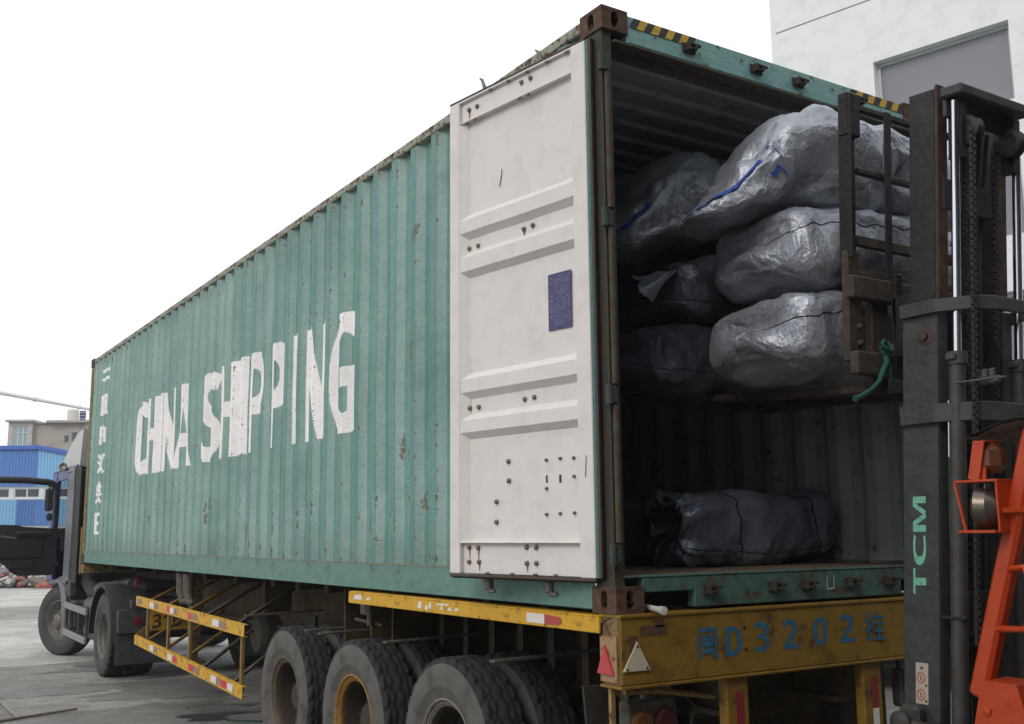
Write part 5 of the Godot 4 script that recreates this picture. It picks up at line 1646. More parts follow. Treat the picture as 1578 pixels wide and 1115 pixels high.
	s = Shape.new()
	s.lathe([Vector2(0, -0.05), Vector2(0.035, -0.04), Vector2(0.045, 0), Vector2(0.035, 0.04), Vector2(0, 0.05)], Vector3(0.95, 0.12, 1.46), Vector3(0.3, 1, 0), 16)
	put(s, "lever_knob", plain("knob_pale", rgb(206, 182, 160), 0.5), t)
	# wheels
	for p in [[0.98, 1.4, 0.33], [1.92, 1.4, 0.33], [1.02, 2.65, 0.27], [1.88, 2.65, 0.27]]:
		var ax := Vector3(-1 if p[0] < 1.4 else 1, 0, 0)
		var wc := Vector3(p[0], -1.4 + p[2], p[1])
		var wn := node_at("wheel", wc, t)
		put_tyre(wn, wc, ax, p[2], p[2] * 0.55, 0.2, true, worn("lift_rubber", rgb(44, 44, 45), 0.2, 1.4, 0.9))
		s = Shape.new()
		s.lathe([Vector2(p[2] * 0.57, 0.08), Vector2(p[2] * 0.5, 0.06), Vector2(p[2] * 0.4, 0.0), Vector2(0.06, 0.02), Vector2(0.05, 0.07), Vector2(0, 0.08)], wc, ax, 24)
		put(s, "rim", orange, wn)

# ---------- silver tarpaulin bundles
func spline(v: Array, t: float) -> Array:      # [centre, half depth, half height] along a bundle
	var n := v.size() - 1
	var k := clampi(int(t * n), 0, n - 1)
	var f := t * n - k
	var a: Array = v[maxi(k - 1, 0)]
	var b: Array = v[k]
	var c: Array = v[k + 1]
	var d: Array = v[mini(k + 2, n)]
	return [(b[0] as Vector3).cubic_interpolate(c[0], a[0], d[0], f), maxf(0.004, cubic_interpolate(b[1], c[1], a[1], d[1], f)), maxf(0.004, cubic_interpolate(b[2], c[2], a[2], d[2], f))]

func bundle_rows(spine: Array, seed_: int, amp := 1.0, seam := 3.5, pleat := 1.0, N := 70, M := 62) -> Array:
	# the wrap is creased along many straight folds (triangle waves, each only here and there)
	var big := fnl(seed_, 1.8, 2)
	var warp := fnl(seed_ + 5, 2.4, 2)
	var r := RandomNumberGenerator.new()
	r.seed = seed_
	var folds := []
	for k in 9:
		var fr: float = [1.7, 2.2, 2.9, 3.6, 4.6, 5.8, 7.4, 9.0, 11.5, 14.0, 18.0][k]
		var d := Vector3(r.randfn(), r.randfn() * 0.8, r.randfn()).normalized()
		folds.append([d * fr, r.randf() * 9.0, 0.1 / pow(fr, 1.05), Vector3(r.randf(), r.randf(), r.randf()) * 20.0, 0.25 * fr * 0.25])
	var rows := []
	for rr in N + 1:
		var row := []
		for m in M + 1:
			if m == M:
				row.append(row[0])
				continue
			var t := clampf((rr + (r.randf_range(-0.42, 0.42) if rr > 0 and rr < N else 0.0)) / N, 0.0, 1.0)
			var th := TAU * (m + r.randf_range(-0.42, 0.42)) / M
			row.append(bundle_point(spine, t, th, amp, seam, pleat, big, warp, folds) + Vector3(r.randfn(), r.randfn(), r.randfn()) * 0.0018 * amp)
		rows.append(row)
	return rows

func bundle_point(spine: Array, t: float, th: float, amp: float, seam: float, pleat: float, big: FastNoiseLite, warp: FastNoiseLite, folds: Array) -> Vector3:
		var q := spline(spine, t)
		var ahead: Array = spline(spine, minf(1.0, t + 0.01))
		var back: Array = spline(spine, maxf(0.0, t - 0.01))
		var d: Vector3 = (ahead[0] - back[0]).normalized()
		var e := Vector3.UP.cross(d).normalized()
		var f := d.cross(e)
		var ends := maxf(smoothstep(0.24, 0.0, t), smoothstep(0.8, 1.0, t)) * pleat
		var a: float = q[1]
		var b: float = q[2]
		var size := minf(a, b)
		if true:
			var ct := cos(th)
			var stt := sin(th)
			var dir := e * (signf(ct) * pow(absf(ct), 0.55) * a) + f * (signf(stt) * pow(absf(stt), 0.55) * b)
			var p: Vector3 = q[0] + dir
			var out := (e * ct / maxf(a, 0.02) + f * stt / maxf(b, 0.02)).normalized()
			var w := amp * smoothstep(0.0, 0.13, size)
			var wv := warp.get_noise_3dv(p)
			var h := big.get_noise_3dv(p) * 0.045
			for k in 9:
				var fo = folds[k]
				var mk := clampf(0.3 + 1.8 * big.get_noise_3dv(p * (1.0 + k * 0.22) + fo[3]), 0.0, 1.0)
				if mk > 0.0: h += fo[2] * mk * (absf(fposmod(p.dot(fo[0]) + fo[1] + wv * fo[4] * 1.1, 1.0) - 0.5) * 2.0 - 0.5)
			h *= w
			var ph := th * 9.0 + big.get_noise_3dv(p * 1.7) * 5.0
			h += ends * size * 0.13 * (absf(sin(ph * 0.5)) * 2.0 - 1.2)
			if seam < 7.0:
				var ds := absf(wrapf(th - seam, -PI, PI)) * b
				h -= 0.005 * smoothstep(0.02, 0.0, ds) * amp
			return p + out * h
		return q[0]

func on_bundle(rows: Array, t: float, th: float, lift := 0.004) -> Vector3:
	var r := t * (rows.size() - 1)
	var c: float = fposmod(th, TAU) / TAU * (rows[0].size() - 1)
	var r0 := mini(int(r), rows.size() - 2)
	var c0 := mini(int(c), rows[0].size() - 2)
	var p: Vector3 = (rows[r0][c0] as Vector3).lerp(rows[r0 + 1][c0], r - r0)
	var p2: Vector3 = (rows[r0][c0 + 1] as Vector3).lerp(rows[r0 + 1][c0 + 1], r - r0)
	var mid := Vector3.ZERO
	for k in 8: mid += rows[r0][k * (rows[0].size() - 1) / 8] / 8.0
	var q := p.lerp(p2, c - c0)
	return q + (q - mid).normalized() * lift

func ribbon(rows: Array, path: Array, width: float, m: Material, called: String, parent: Node) -> void:
	var s := Shape.new()
	var a := []
	var b := []
	var c := []
	for k in path.size() - 1:
		for j in 24:
			var q: Vector2 = (path[k] as Vector2).lerp(path[k + 1], j / 24.0)
			var mid := on_bundle(rows, q.x, q.y, 0.014)
			var across := (on_bundle(rows, q.x, q.y + 0.12, 0.014) - on_bundle(rows, q.x, q.y - 0.12, 0.014)).normalized() * width
			a.append(mid - across); b.append(mid); c.append(mid + across)
	s.grid([a, b, c])
	put(s, called, m, parent)

func rope_round(rows: Array, t: float, m: Material, parent: Node, called := "string") -> void:
	var pts := []
	for k in 61: pts.append(on_bundle(rows, t + 0.008 * sin(k * 0.4), TAU * k / 60.0, 0.002))
	var s := Shape.new()
	s.tube(pts, 0.005, 6)
	put(s, called, m, parent)

func bundle(called: String, spine: Array, seed_: int, m: Material, label: String, group: String, amp := 1.0, seam := 3.5, pleat := 1.0) -> Array:
	var mid: Array = spline(spine, 0.5)
	var t := thing(called, mid[0] - Vector3(0, mid[2], 0), label, "tarpaulin bundle", group)
	var rows := bundle_rows(spine, seed_, amp, seam, pleat)
	var s := Shape.new()
	var r := RandomNumberGenerator.new()
	r.seed = seed_ + 9
	s.creased(rows, 0.38, r)
	put(s, "tarpaulin_wrap", m, t)
	if seam < 7.0:
		var pts := []
		for k in 80: pts.append(on_bundle(rows, 0.06 + 0.88 * k / 79.0, seam + 0.03 * sin(k * 0.35 + seed_), 0.001))
		s = Shape.new()
		s.tube(pts, 0.003, 5)
		put(s, "seam", plain("cord_dark", rgb(30, 32, 34), 0.85), t)
	return [t, rows]

func build_bags() -> void:
	var silver := StandardMaterial3D.new()
	silver.albedo_texture = ramp_tex(301, 0.01, [[0.0, rgb(132, 137, 147)], [0.5, rgb(147, 152, 162)], [1.0, rgb(162, 167, 177)]])
	silver.uv1_triplanar = true; silver.uv1_scale = Vector3(3.6, 1.3, 3.6)
	silver.metallic = 0.5; silver.roughness = 0.43
	silver.normal_enabled = true; silver.normal_texture = bump_tex(302, 0.03, 9.0, 4, FastNoiseLite.TYPE_SIMPLEX); silver.normal_scale = 0.4
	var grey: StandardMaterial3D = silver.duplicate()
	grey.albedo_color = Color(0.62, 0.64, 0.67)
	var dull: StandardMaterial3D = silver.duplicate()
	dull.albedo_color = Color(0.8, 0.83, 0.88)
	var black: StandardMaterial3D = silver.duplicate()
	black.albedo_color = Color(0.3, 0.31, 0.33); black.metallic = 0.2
	var blue := plain("edge_blue", rgb(26, 62, 150), 0.6)
	var cord := plain("cord_dark", rgb(30, 32, 34), 0.85)
	var g := "silver tarpaulin bundles stacked on the forks"
	var z := 0.1
	var P := func(x: float, y: float, a: float, b: float, zz := 0.1) -> Array: return [Vector3(x, y, zz), a, b]
	# near row, bottom to top; blunt ends like packed boxes
	bundle("tarpaulin_bundle", [P.call(.78, 1.33, .006, .004), P.call(.8, 1.31, .2, .1), P.call(.87, 1.31, .33, .17), P.call(1.08, 1.32, .38, .205), P.call(1.5, 1.33, .39, .215), P.call(1.9, 1.33, .38, .21), P.call(2.26, 1.33, .33, .18), P.call(2.33, 1.33, .2, .1), P.call(2.35, 1.33, .006, .004)], 410, silver, "silver bundle lying lowest on the forks, next to the backrest", g, 1.0, 3.0, 0.4)
	bundle("tarpaulin_bundle", [P.call(.82, 1.75, .006, .004), P.call(.835, 1.74, .2, .1), P.call(.89, 1.74, .32, .18), P.call(1.1, 1.76, .38, .225), P.call(1.5, 1.78, .39, .23), P.call(1.9, 1.78, .38, .225), P.call(2.26, 1.77, .33, .19), P.call(2.33, 1.76, .2, .1), P.call(2.35, 1.76, .006, .004)], 431, silver, "silver bundle in the middle of the near stack on the forks", g, 1.0, 2.95, 0.4)
	var top := bundle("tarpaulin_bundle", [P.call(.56, 1.9, .01, .004, -.1), P.call(.6, 1.915, .18, .03, -.08), P.call(.74, 1.98, .27, .09, -.03), P.call(.92, 2.1, .33, .19, .03), P.call(1.14, 2.21, .37, .265, .08), P.call(1.5, 2.235, .39, .26), P.call(1.9, 2.21, .37, .225), P.call(2.24, 2.19, .27, .18), P.call(2.35, 2.18, .008, .006)], 452, silver, "topmost silver bundle with a blue hem, its open end drooping left", g, 1.3, 9.0, 0.5)
	ribbon(top[1], [Vector2(0.04, 2.4), Vector2(0.1, 2.4), Vector2(0.18, 2.4), Vector2(0.26, 2.5), Vector2(0.31, 2.65), Vector2(0.35, 2.65)], 0.015, blue, "blue_hem", top[0])
	ribbon(top[1], [Vector2(0.375, 2.5), Vector2(0.385, 2.8), Vector2(0.385, 3.15), Vector2(0.345, 3.1)], 0.012, blue, "blue_hem", top[0])
	# far row
	z = -0.8
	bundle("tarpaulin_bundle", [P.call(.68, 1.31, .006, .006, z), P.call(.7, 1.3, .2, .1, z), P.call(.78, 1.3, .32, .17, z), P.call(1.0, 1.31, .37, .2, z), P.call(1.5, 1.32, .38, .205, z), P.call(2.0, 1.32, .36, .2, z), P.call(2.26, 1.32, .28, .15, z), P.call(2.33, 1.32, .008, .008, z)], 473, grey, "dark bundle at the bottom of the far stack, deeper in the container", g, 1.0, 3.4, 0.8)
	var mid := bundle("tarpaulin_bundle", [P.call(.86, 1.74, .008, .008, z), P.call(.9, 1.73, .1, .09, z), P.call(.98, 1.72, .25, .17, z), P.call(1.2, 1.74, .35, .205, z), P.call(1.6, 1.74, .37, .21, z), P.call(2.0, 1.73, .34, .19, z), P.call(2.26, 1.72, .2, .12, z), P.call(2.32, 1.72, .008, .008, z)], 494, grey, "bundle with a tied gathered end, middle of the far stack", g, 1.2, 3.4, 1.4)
	var ft := bundle("tarpaulin_bundle", [P.call(.6, 1.98, .01, .006, z), P.call(.66, 2.0, .2, .07, z), P.call(.82, 2.1, .31, .17, z), P.call(1.06, 2.27, .36, .26, z), P.call(1.5, 2.29, .37, .25, z), P.call(1.95, 2.25, .33, .22, z), P.call(2.24, 2.2, .15, .1, z), P.call(2.32, 2.2, .008, .008, z)], 515, silver, "top bundle of the far stack, under the container roof", g, 1.3, 9.0, 0.6)
	ribbon(ft[1], [Vector2(0.06, 2.4), Vector2(0.14, 2.5), Vector2(0.26, 2.5)], 0.014, blue, "blue_hem", ft[0])
	# a flap tied off at the end of the middle one
	var s := Shape.new()
	var rows := []
	for a in 14:
		var row := []
		for b in 14:
			var u := a / 13.0
			var v := b / 13.0
			row.append(Vector3(0.94 - u * 0.22, 1.82 - u * 0.12 + (v - 0.5) * 0.2 * u + 0.03 * sin(v * 9.0 + u * 3.0) * u, z + 0.24 - v * 0.1 + 0.05 * sin(v * 11.0) * u))
		rows.append(row)
	s.grid(rows)
	put(s, "tied_flap", silver, mid[0])
	rope_round(mid[1], 0.1, cord, mid[0])
	# on the container floor
	var fl := bundle("rolled_bundle", [P.call(.93, .37, .14, .14, -0.72), P.call(.99, .37, .2, .2, -0.72), P.call(1.2, .365, .2, .2, -0.74), P.call(1.5, .365, .2, .2, -0.76), P.call(1.8, .36, .195, .2, -0.78), P.call(1.98, .36, .18, .18, -0.79), P.call(2.1, .38, .2, .2, -0.8), P.call(2.24, .38, .14, .14, -0.8), P.call(2.34, .4, .05, .06, -0.8)], 536, dull, "grey roll tied with two strings on the container floor", "", 0.9, 3.6, 1.3)
	rope_round(fl[1], 0.3, cord, fl[0]); rope_round(fl[1], 0.67, cord, fl[0])
	# its open end, folded in
	s = Shape.new()
	rows = []
	for a in 12:
		var row := []
		for b in 41:
			var th := TAU * (b % 40) / 40.0
			var u := a / 11.0
			var r := 0.15 * (1.0 - u) * (1.0 + 0.2 * sin(th * 5.0 + u * 4.0)) + 0.006
			row.append(Vector3(0.935 + 0.14 * u + 0.02 * sin(th * 7.0) * (1.0 - u), 0.37 + sin(th) * r, -0.72 + cos(th) * r))
		rows.append(row)
	s.grid(rows)
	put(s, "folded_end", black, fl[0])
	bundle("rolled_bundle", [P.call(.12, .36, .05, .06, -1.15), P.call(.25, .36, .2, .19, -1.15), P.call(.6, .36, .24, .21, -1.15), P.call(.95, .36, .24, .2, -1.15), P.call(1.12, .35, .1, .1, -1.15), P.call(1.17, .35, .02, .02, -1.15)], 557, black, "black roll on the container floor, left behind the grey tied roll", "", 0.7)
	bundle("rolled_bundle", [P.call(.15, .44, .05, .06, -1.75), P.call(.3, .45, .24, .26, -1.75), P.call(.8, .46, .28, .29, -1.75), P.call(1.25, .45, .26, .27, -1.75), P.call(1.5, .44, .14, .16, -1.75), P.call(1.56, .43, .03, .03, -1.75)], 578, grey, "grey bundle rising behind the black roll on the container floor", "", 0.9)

func build_small_things() -> void:
	# green rope tied to the carriage
	var green := worn("rope_green", rgb(18, 74, 58), 0.1, 6.0, 0.8, 0.0, rgb(14, 60, 48))
	var s := Shape.new()
	s.tube([Vector3(1.1, 1.2, 0.64), Vector3(1.11, 1.13, 0.66), Vector3(1.07, 1.08, 0.665), Vector3(1.05, 1.03, 0.655), Vector3(1.0, 0.99, 0.65), Vector3(0.93, 0.955, 0.645), Vector3(0.885, 0.94, 0.645)], [0.012, 0.014, 0.013, 0.012, 0.011, 0.012, 0.015], 9)
	s.tube([Vector3(1.09, 1.17, 0.655), Vector3(1.13, 1.12, 0.66), Vector3(1.135, 1.06, 0.655), Vector3(1.16, 1.03, 0.65), Vector3(1.19, 1.035, 0.65)], 0.008, 7)
	s.tube([Vector3(1.08, 1.2, 0.66), Vector3(1.12, 1.17, 0.68), Vector3(1.15, 1.2, 0.66), Vector3(1.12, 1.23, 0.64), Vector3(1.08, 1.2, 0.66)], 0.012, 8)
	var o := put(s, "green_rope", green, self, Vector3(1.05, 0.94, 0.65))
	tag(o, "short green rope knotted to the forklift carriage, its cut end hanging", "rope")
	# stick lying on the yard
	s = Shape.new()
	s.tube([Vector3(-1.75, -1.385, -7.62), Vector3(-1.35, -1.38, -7.8), Vector3(-0.72, -1.382, -8.08)], [0.012, 0.014, 0.011], 8)
	o = put(s, "wooden_stick", worn("stick_wood", rgb(112, 98, 84), 0.2, 4.0, 0.85), self, Vector3(-1.3, -1.4, -7.8))
	tag(o, "thin wooden stick lying on the concrete yard at lower left", "stick")
	s = Shape.new()
	var pts := []
	for k in 24:
		var q := k / 23.0
		pts.append(Vector3(lerpf(0.35, 1.6, q), -1.388, lerpf(-6.55, -5.7, q) + 0.08 * sin(q * 7.0)))
	s.tube(pts, 0.007, 6)
	o = put(s, "loose_twine", green, self, Vector3(0.9, -1.4, -6.1))
	tag(o, "thin green twine lying on the ground beneath the trailer", "twine")

# ---------- buildings
func wall_with_openings(s: Shape, o: Vector3, u: Vector3, out: Vector3, w: float, h: float, holes: Array, deep: float) -> void:
	# a wall o..o+u*w, 0..h that looks along out; holes are [x0, x1, y0, y1] and get reveals «deep» metres deep
	var xs := [0.0, w]
	var ys := [0.0, h]
	for q in holes: xs.append_array([q[0], q[1]]); ys.append_array([q[2], q[3]])
	xs.sort(); ys.sort()
	for a in xs.size() - 1:
		for b in ys.size() - 1:
			if xs[a + 1] - xs[a] < 1e-4 or ys[b + 1] - ys[b] < 1e-4: continue
			var c := Vector2((xs[a] + xs[a + 1]) * 0.5, (ys[b] + ys[b + 1]) * 0.5)
			var open := false
			for q in holes:
				if c.x > q[0] and c.x < q[1] and c.y > q[2] and c.y < q[3]: open = true
			if open: continue
			s.poly([o + u * xs[a] + Vector3.UP * ys[b], o + u * xs[a + 1] + Vector3.UP * ys[b], o + u * xs[a + 1] + Vector3.UP * ys[b + 1], o + u * xs[a] + Vector3.UP * ys[b + 1]], out)
	for q in holes:
		var p := [o + u * q[0] + Vector3.UP * q[2], o + u * q[1] + Vector3.UP * q[2], o + u * q[1] + Vector3.UP * q[3], o + u * q[0] + Vector3.UP * q[3]]
		var n := [Vector3.UP, -u, Vector3.DOWN, u]
		for k in 4:
			s.poly([p[k], p[(k + 1) % 4], p[(k + 1) % 4] - out * deep, p[k] - out * deep], n[k])

func window_in(parent: Node, o: Vector3, u: Vector3, out: Vector3, q: Array, deep: float, bars: Array, rows_: Array, fm: Material, gm: Material, thick := 0.06) -> void:
	# frame with bars at the given shares of the width and height, then the pane; a part with sub-parts
	var s := Shape.new()
	var b := o - out * (deep - 0.05)
	var B := Basis(u, Vector3.UP, u.cross(Vector3.UP))
	var bx := func(x0: float, x1: float, y0: float, y1: float) -> void:
		s.box(b + u * (x0 + x1) * 0.5 + Vector3.UP * (y0 + y1) * 0.5, Vector3(x1 - x0, y1 - y0, 0.07), 0.006, B)
	bx.call(q[0], q[0] + thick, q[2], q[3]); bx.call(q[1] - thick, q[1], q[2], q[3])
	bx.call(q[0] + thick, q[1] - thick, q[2], q[2] + thick); bx.call(q[0] + thick, q[1] - thick, q[3] - thick, q[3])
	for x in bars: bx.call(lerpf(q[0], q[1], x) - thick * 0.5, lerpf(q[0], q[1], x) + thick * 0.5, q[2] + thick, q[3] - thick)
	for y in rows_: bx.call(q[0] + thick, q[1] - thick, lerpf(q[2], q[3], y) - thick * 0.4, lerpf(q[2], q[3], y) + thick * 0.4)
	var wn := put(s, "window", fm, parent)
	s = Shape.new()
	var p := b - out * 0.02
	s.poly([p + u * q[0] + Vector3.UP * q[2], p + u * q[1] + Vector3.UP * q[2], p + u * q[1] + Vector3.UP * q[3], p + u * q[0] + Vector3.UP * q[3]], out)
	put(s, "pane", gm, wn)

func build_white_building() -> void:
	var white := worn("render_white", rgb(222, 226, 226), 0.0, 0.25, 0.85, 0.0, rgb(190, 190, 186), 0.15)
	var frame := plain("frame_alu", rgb(176, 182, 180), 0.4, 0.2)
	var glass := plain("pane_grey", rgb(122, 124, 132), 0.3)
	var dark := plain("opening_dark", rgb(44, 46, 48), 0.8)
	var t := thing("white_building", Vector3(20.0, -1.4, -6.0), "tall white rendered building with large grey windows behind the forklift", "building")
	var d := Vector3(-0.25376, 0, -0.96727)       # along the wall, away from the camera
	var out := Vector3(-0.96727, 0, 0.25376)
	var P := Vector3(18.88, -1.4, -9.08)
	var o := P + d * 5.93
	var u := -d
	var w := 27.0
	var holes := []
	for k in 5:
		for fl in 4:
			if k * 5.2 + 6.0 < w: holes.append([2.76 + k * 5.2, 5.98 + k * 5.2, 1.9 + 3.17 * fl, 3.81 + 3.17 * fl])
	holes = holes.filter(func(q): return not (q[2] < 5.0 and q[0] < 14.0))
	var doorhole := [4.2, 9.5, 0.0, 4.4]
	holes.append(doorhole)
	var s := Shape.new()
	wall_with_openings(s, o, u, out, w, 18.0, holes, 0.35)
	put(s, "wall", white, t)
	s = Shape.new()
	s.poly([o, o - out * 12.0, o - out * 12.0 + Vector3.UP * 18.0, o + Vector3.UP * 18.0], -u)
	s.poly([o + Vector3.UP * 18.0, o + u * w + Vector3.UP * 18.0, o + u * w - out * 12.0 + Vector3.UP * 18.0, o - out * 12.0 + Vector3.UP * 18.0], Vector3.UP)
	put(s, "side_wall", white, t)
	for q in holes:
		if q == doorhole: continue
		window_in(t, o, u, out, q, 0.3, [0.5] if false else [], [], frame, glass, 0.09)
	s = Shape.new()        # the groove in the render
	s.box(o + u * 7.0 + Vector3.UP * 15.0 + out * 0.001, Vector3(13.7, 0.035, 0.006), 0.0, Basis(u, Vector3.UP, u.cross(Vector3.UP)))
	put(s, "render_joint", plain("joint_grey", rgb(120, 124, 124), 0.9), t)
	s = Shape.new()
	var b := o - out * 0.34
	s.poly([b + u * 4.2, b + u * 9.5, b + u * 9.5 + Vector3.UP * 4.4, b + u * 4.2 + Vector3.UP * 4.4], out)
	put(s, "shutter_door", dark, t)
	# unseen wall and roof added behind the camera to shade the container rear
	s = Shape.new()
	s.span(Vector3(-16.0, -1.4, 11.0), Vector3(26.0, 11.0, 11.4))
	put(s, "added_shade_wall", plain("shade_wall_grey", rgb(150, 150, 148), 0.9), t)
	s = Shape.new()
	s.span(Vector3(-9.0, 4.4, 4.4), Vector3(17.0, 4.55, 11.0))
	put(s, "added_shade_roof", plain("shade_roof_grey", rgb(112, 116, 120), 0.8), t)

func build_background() -> void:
	var s: Shape
	var e := Vector3(0.8425, 0, 0.5387)          # to the right as the camera looks, and towards it
	var f := Vector3(-0.5387, 0, 0.8425)
	# blue metal factory: each sheet a piece of its own
	var o := Vector3(3.35, -1.4, -51.8)
	var t := thing("blue_factory", o, "low factory clad in blue metal sheets behind the open truck door", "building")
	var blues := [plain("sheet_blue", rgb(74, 120, 186), 0.5), plain("sheet_deep", rgb(62, 108, 176), 0.5), plain("sheet_light", rgb(118, 172, 212), 0.5), plain("sheet_mid", rgb(84, 140, 202), 0.5)]
	var white := plain("factory_white", rgb(214, 218, 220), 0.7)
	var glass := plain("factory_glass", rgb(58, 66, 74), 0.15)
	var top := func(x: float) -> float: return 6.02 + 0.02 * x if x < 1.75 else 6.055 - 0.19 * (x - 1.75)
	var pick := [0, 1, 0, 1, 0, 0, 1, 0, 3, 0, 0, 2, 2, 2, 2, 2, 2, 2]
	for k in 16:
		var x0 := -8.0 + k * 0.9
		var bands := [[4.16, 99.0], [2.32, 3.55]]
		for b in bands:
			s = Shape.new()
			var n := 6
			for j in n:
				var xa := x0 + j * 0.15
				for q in [[0.0, 0.0, 0.05, 0.0], [0.05, 0.0, 0.07, 0.03], [0.07, 0.03, 0.12, 0.03], [0.12, 0.03, 0.149, 0.0]]:
					var pa: Vector3 = o + e * (xa + q[0]) + f * q[1]
					var pb: Vector3 = o + e * (xa + q[2]) + f * q[3]
					var ya: float = b[0]
					var yb: float = minf(b[1], top.call(xa))
					s.poly([pa + Vector3.UP * ya, pb + Vector3.UP * ya, pb + Vector3.UP * yb, pa + Vector3.UP * yb], f)
			put(s, "wall_sheet", blues[pick[k] if b[1] > 5.0 else [3, 2, 0, 3, 0, 2, 3, 0, 0, 2, 1, 0, 2, 2, 2, 2][k]], t)
	s = Shape.new()
	var B := Basis(e, Vector3.UP, f)
	s.box(o + e * -3.1 + Vector3.UP * 6.02, Vector3(9.8, 0.2, 0.3), 0.02, B)
	s.bar(o + e * 1.75 + Vector3.UP * 6.06, o + e * 6.6 + Vector3.UP * 5.14, 0.3, 0.2, 0.02)
	put(s, "roof_edge", plain("trim_blue", rgb(56, 92, 174), 0.5), t)
	s = Shape.new()
	s.poly([o + e * -8.0 + Vector3.UP * 6.0, o + e * 1.75 + Vector3.UP * 6.05, o + e * 1.75 - f * 16 + Vector3.UP * 6.05, o + e * -8.0 - f * 16 + Vector3.UP * 6.0], Vector3.UP)
	s.poly([o + e * 1.75 + Vector3.UP * 6.05, o + e * 6.4 + Vector3.UP * 5.15, o + e * 6.4 - f * 16 + Vector3.UP * 5.15, o + e * 1.75 - f * 16 + Vector3.UP * 6.05], Vector3.UP)
	s.poly([o + e * 6.4, o + e * 6.4 - f * 16, o + e * 6.4 - f * 16 + Vector3.UP * 5.1, o + e * 6.4 + Vector3.UP * 5.1], e)
	put(s, "roof", blues[0], t)
	var holes := []
	for k in 10: holes.append([0.15 + k * 1.44, 1.4 + k * 1.44, 3.62, 4.1]); holes.append([0.15 + k * 1.44, 1.4 + k * 1.44, 1.25, 2.25])
	s = Shape.new()
	wall_with_openings(s, o + e * -8.0 - f * 0.05, e, f, 14.4, 4.2, holes, 0.15)
	put(s, "wall", white, t)
	for q in holes: window_in(t, o + e * -8.0 - f * 0.05, e, f, q, 0.12, [0.5], [], white, glass, 0.06)
	# grey concrete house
	o = Vector3(8.2, -1.4, -89.7)
	t = thing("concrete_house", o, "unfinished grey concrete house with a flat roof rising behind the blue factory", "building")
	var conc := worn("house_grey", rgb(158, 150, 142), 0.12, 0.12, 0.9, 0.0, rgb(120, 112, 104), 0.1)
	var conc2 := worn("house_pale", rgb(176, 168, 160), 0.08, 0.12, 0.9, 0.0, rgb(130, 122, 114), 0.1)
	var win := plain("house_glass", rgb(136, 164, 168), 0.2)
	s = Shape.new()
	var h1 := [[0.35, 1.65, 8.8, 10.75]]
	wall_with_openings(s, o, e, f, 1.95, 11.1, h1, 0.2)
	s.box(o + e * 0.97 + Vector3.UP * 11.13 - f * 2.0, Vector3(2.3, 0.18, 4.6), 0.03, B)
	put(s, "front_bay", conc2, t)
	window_in(t, o, e, f, h1[0], 0.15, [0.33, 0.66], [0.7], plain("house_frame", rgb(206, 210, 208), 0.6), win, 0.07)
	s = Shape.new()
	var o2 := o + e * 1.95 - f * 0.4
	var h2 := [[2.45, 2.85, 9.35, 9.95], [3.05, 3.55, 9.45, 10.2]]
	wall_with_openings(s, o2, e, f, 5.2, 10.9, h2, 0.2)
	s.poly([o + e * 1.95, o + e * 1.95 - f * 0.4, o + e * 1.95 - f * 0.4 + Vector3.UP * 11.0, o + e * 1.95 + Vector3.UP * 11.0], e)
	put(s, "wall", conc, t)
	for q in h2: window_in(t, o2, e, f, q, 0.15, [], [], conc, plain("factory_glass", rgb(58, 66, 74), 0.15), 0.05)
	s = Shape.new()
	s.box(o2 + e * 3.4 + Vector3.UP * 11.05 - f * 2.0, Vector3(4.6, 0.22, 5.0), 0.03, B)
	s.box(o2 + e * 1.0 + Vector3.UP * 10.98 - f * 2.0, Vector3(2.0, 0.12, 4.4), 0.03, B)
	s.box(o2 + e * 4.7 + Vector3.UP * 10.3 + f * 0.1, Vector3(1.0, 1.5, 0.3), 0.03, B)
	put(s, "roof_slab", conc, t)
	# tank and heater on its roof
	s = Shape.new()
	var tp := o + e * 4.85 + Vector3.UP * 11.16 - f * 0.8
	s.lathe([Vector2(0, 0), Vector2(0.42, 0.0), Vector2(0.44, 0.05), Vector2(0.44, 0.85), Vector2(0.4, 0.95), Vector2(0.1, 1.02), Vector2(0, 1.02)], tp, Vector3.UP, 24)
	for k in 4: s.lathe([Vector2(0.44, 0.16 + k * 0.2), Vector2(0.455, 0.18 + k * 0.2), Vector2(0.44, 0.2 + k * 0.2)], tp, Vector3.UP, 24)
	tag(put(s, "water_tank", plain("tank_white", rgb(206, 202, 192), 0.5), self, tp), "round white water tank on the roof of the concrete house", "water tank")
	var sp := o + e * 5.65 + Vector3.UP * 11.16 - f * 0.8
	var so := thing("solar_heater", sp, "dark blue solar heater beside the white water tank on the roof", "solar heater")
	s = Shape.new()
	s.box(sp + Vector3.UP * 0.45, Vector3(0.5, 0.78, 0.1), 0.01, B)
	put(s, "panel", plain("solar_blue", rgb(30, 36, 92), 0.3), so)
	for k in 3:
		s = Shape.new()
		s.box(sp + Vector3.UP * (0.2 + 0.25 * k) + f * 0.06, Vector3(0.5, 0.03, 0.03), 0.0, B)
		put(s, "frame_bar", white, so)
	# white sheet roof of a shed
	o = Vector3(9.6, -1.4, -68.0)
	t = thing("white_shed", o, "shed with a pale metal roof between the factory and the truck", "shed")
	s = Shape.new()
	s.box(o + e * 3.0 + Vector3.UP * 3.0, Vector3(7.0, 6.0, 0.3), 0.02, B)
	put(s, "wall", white, t)
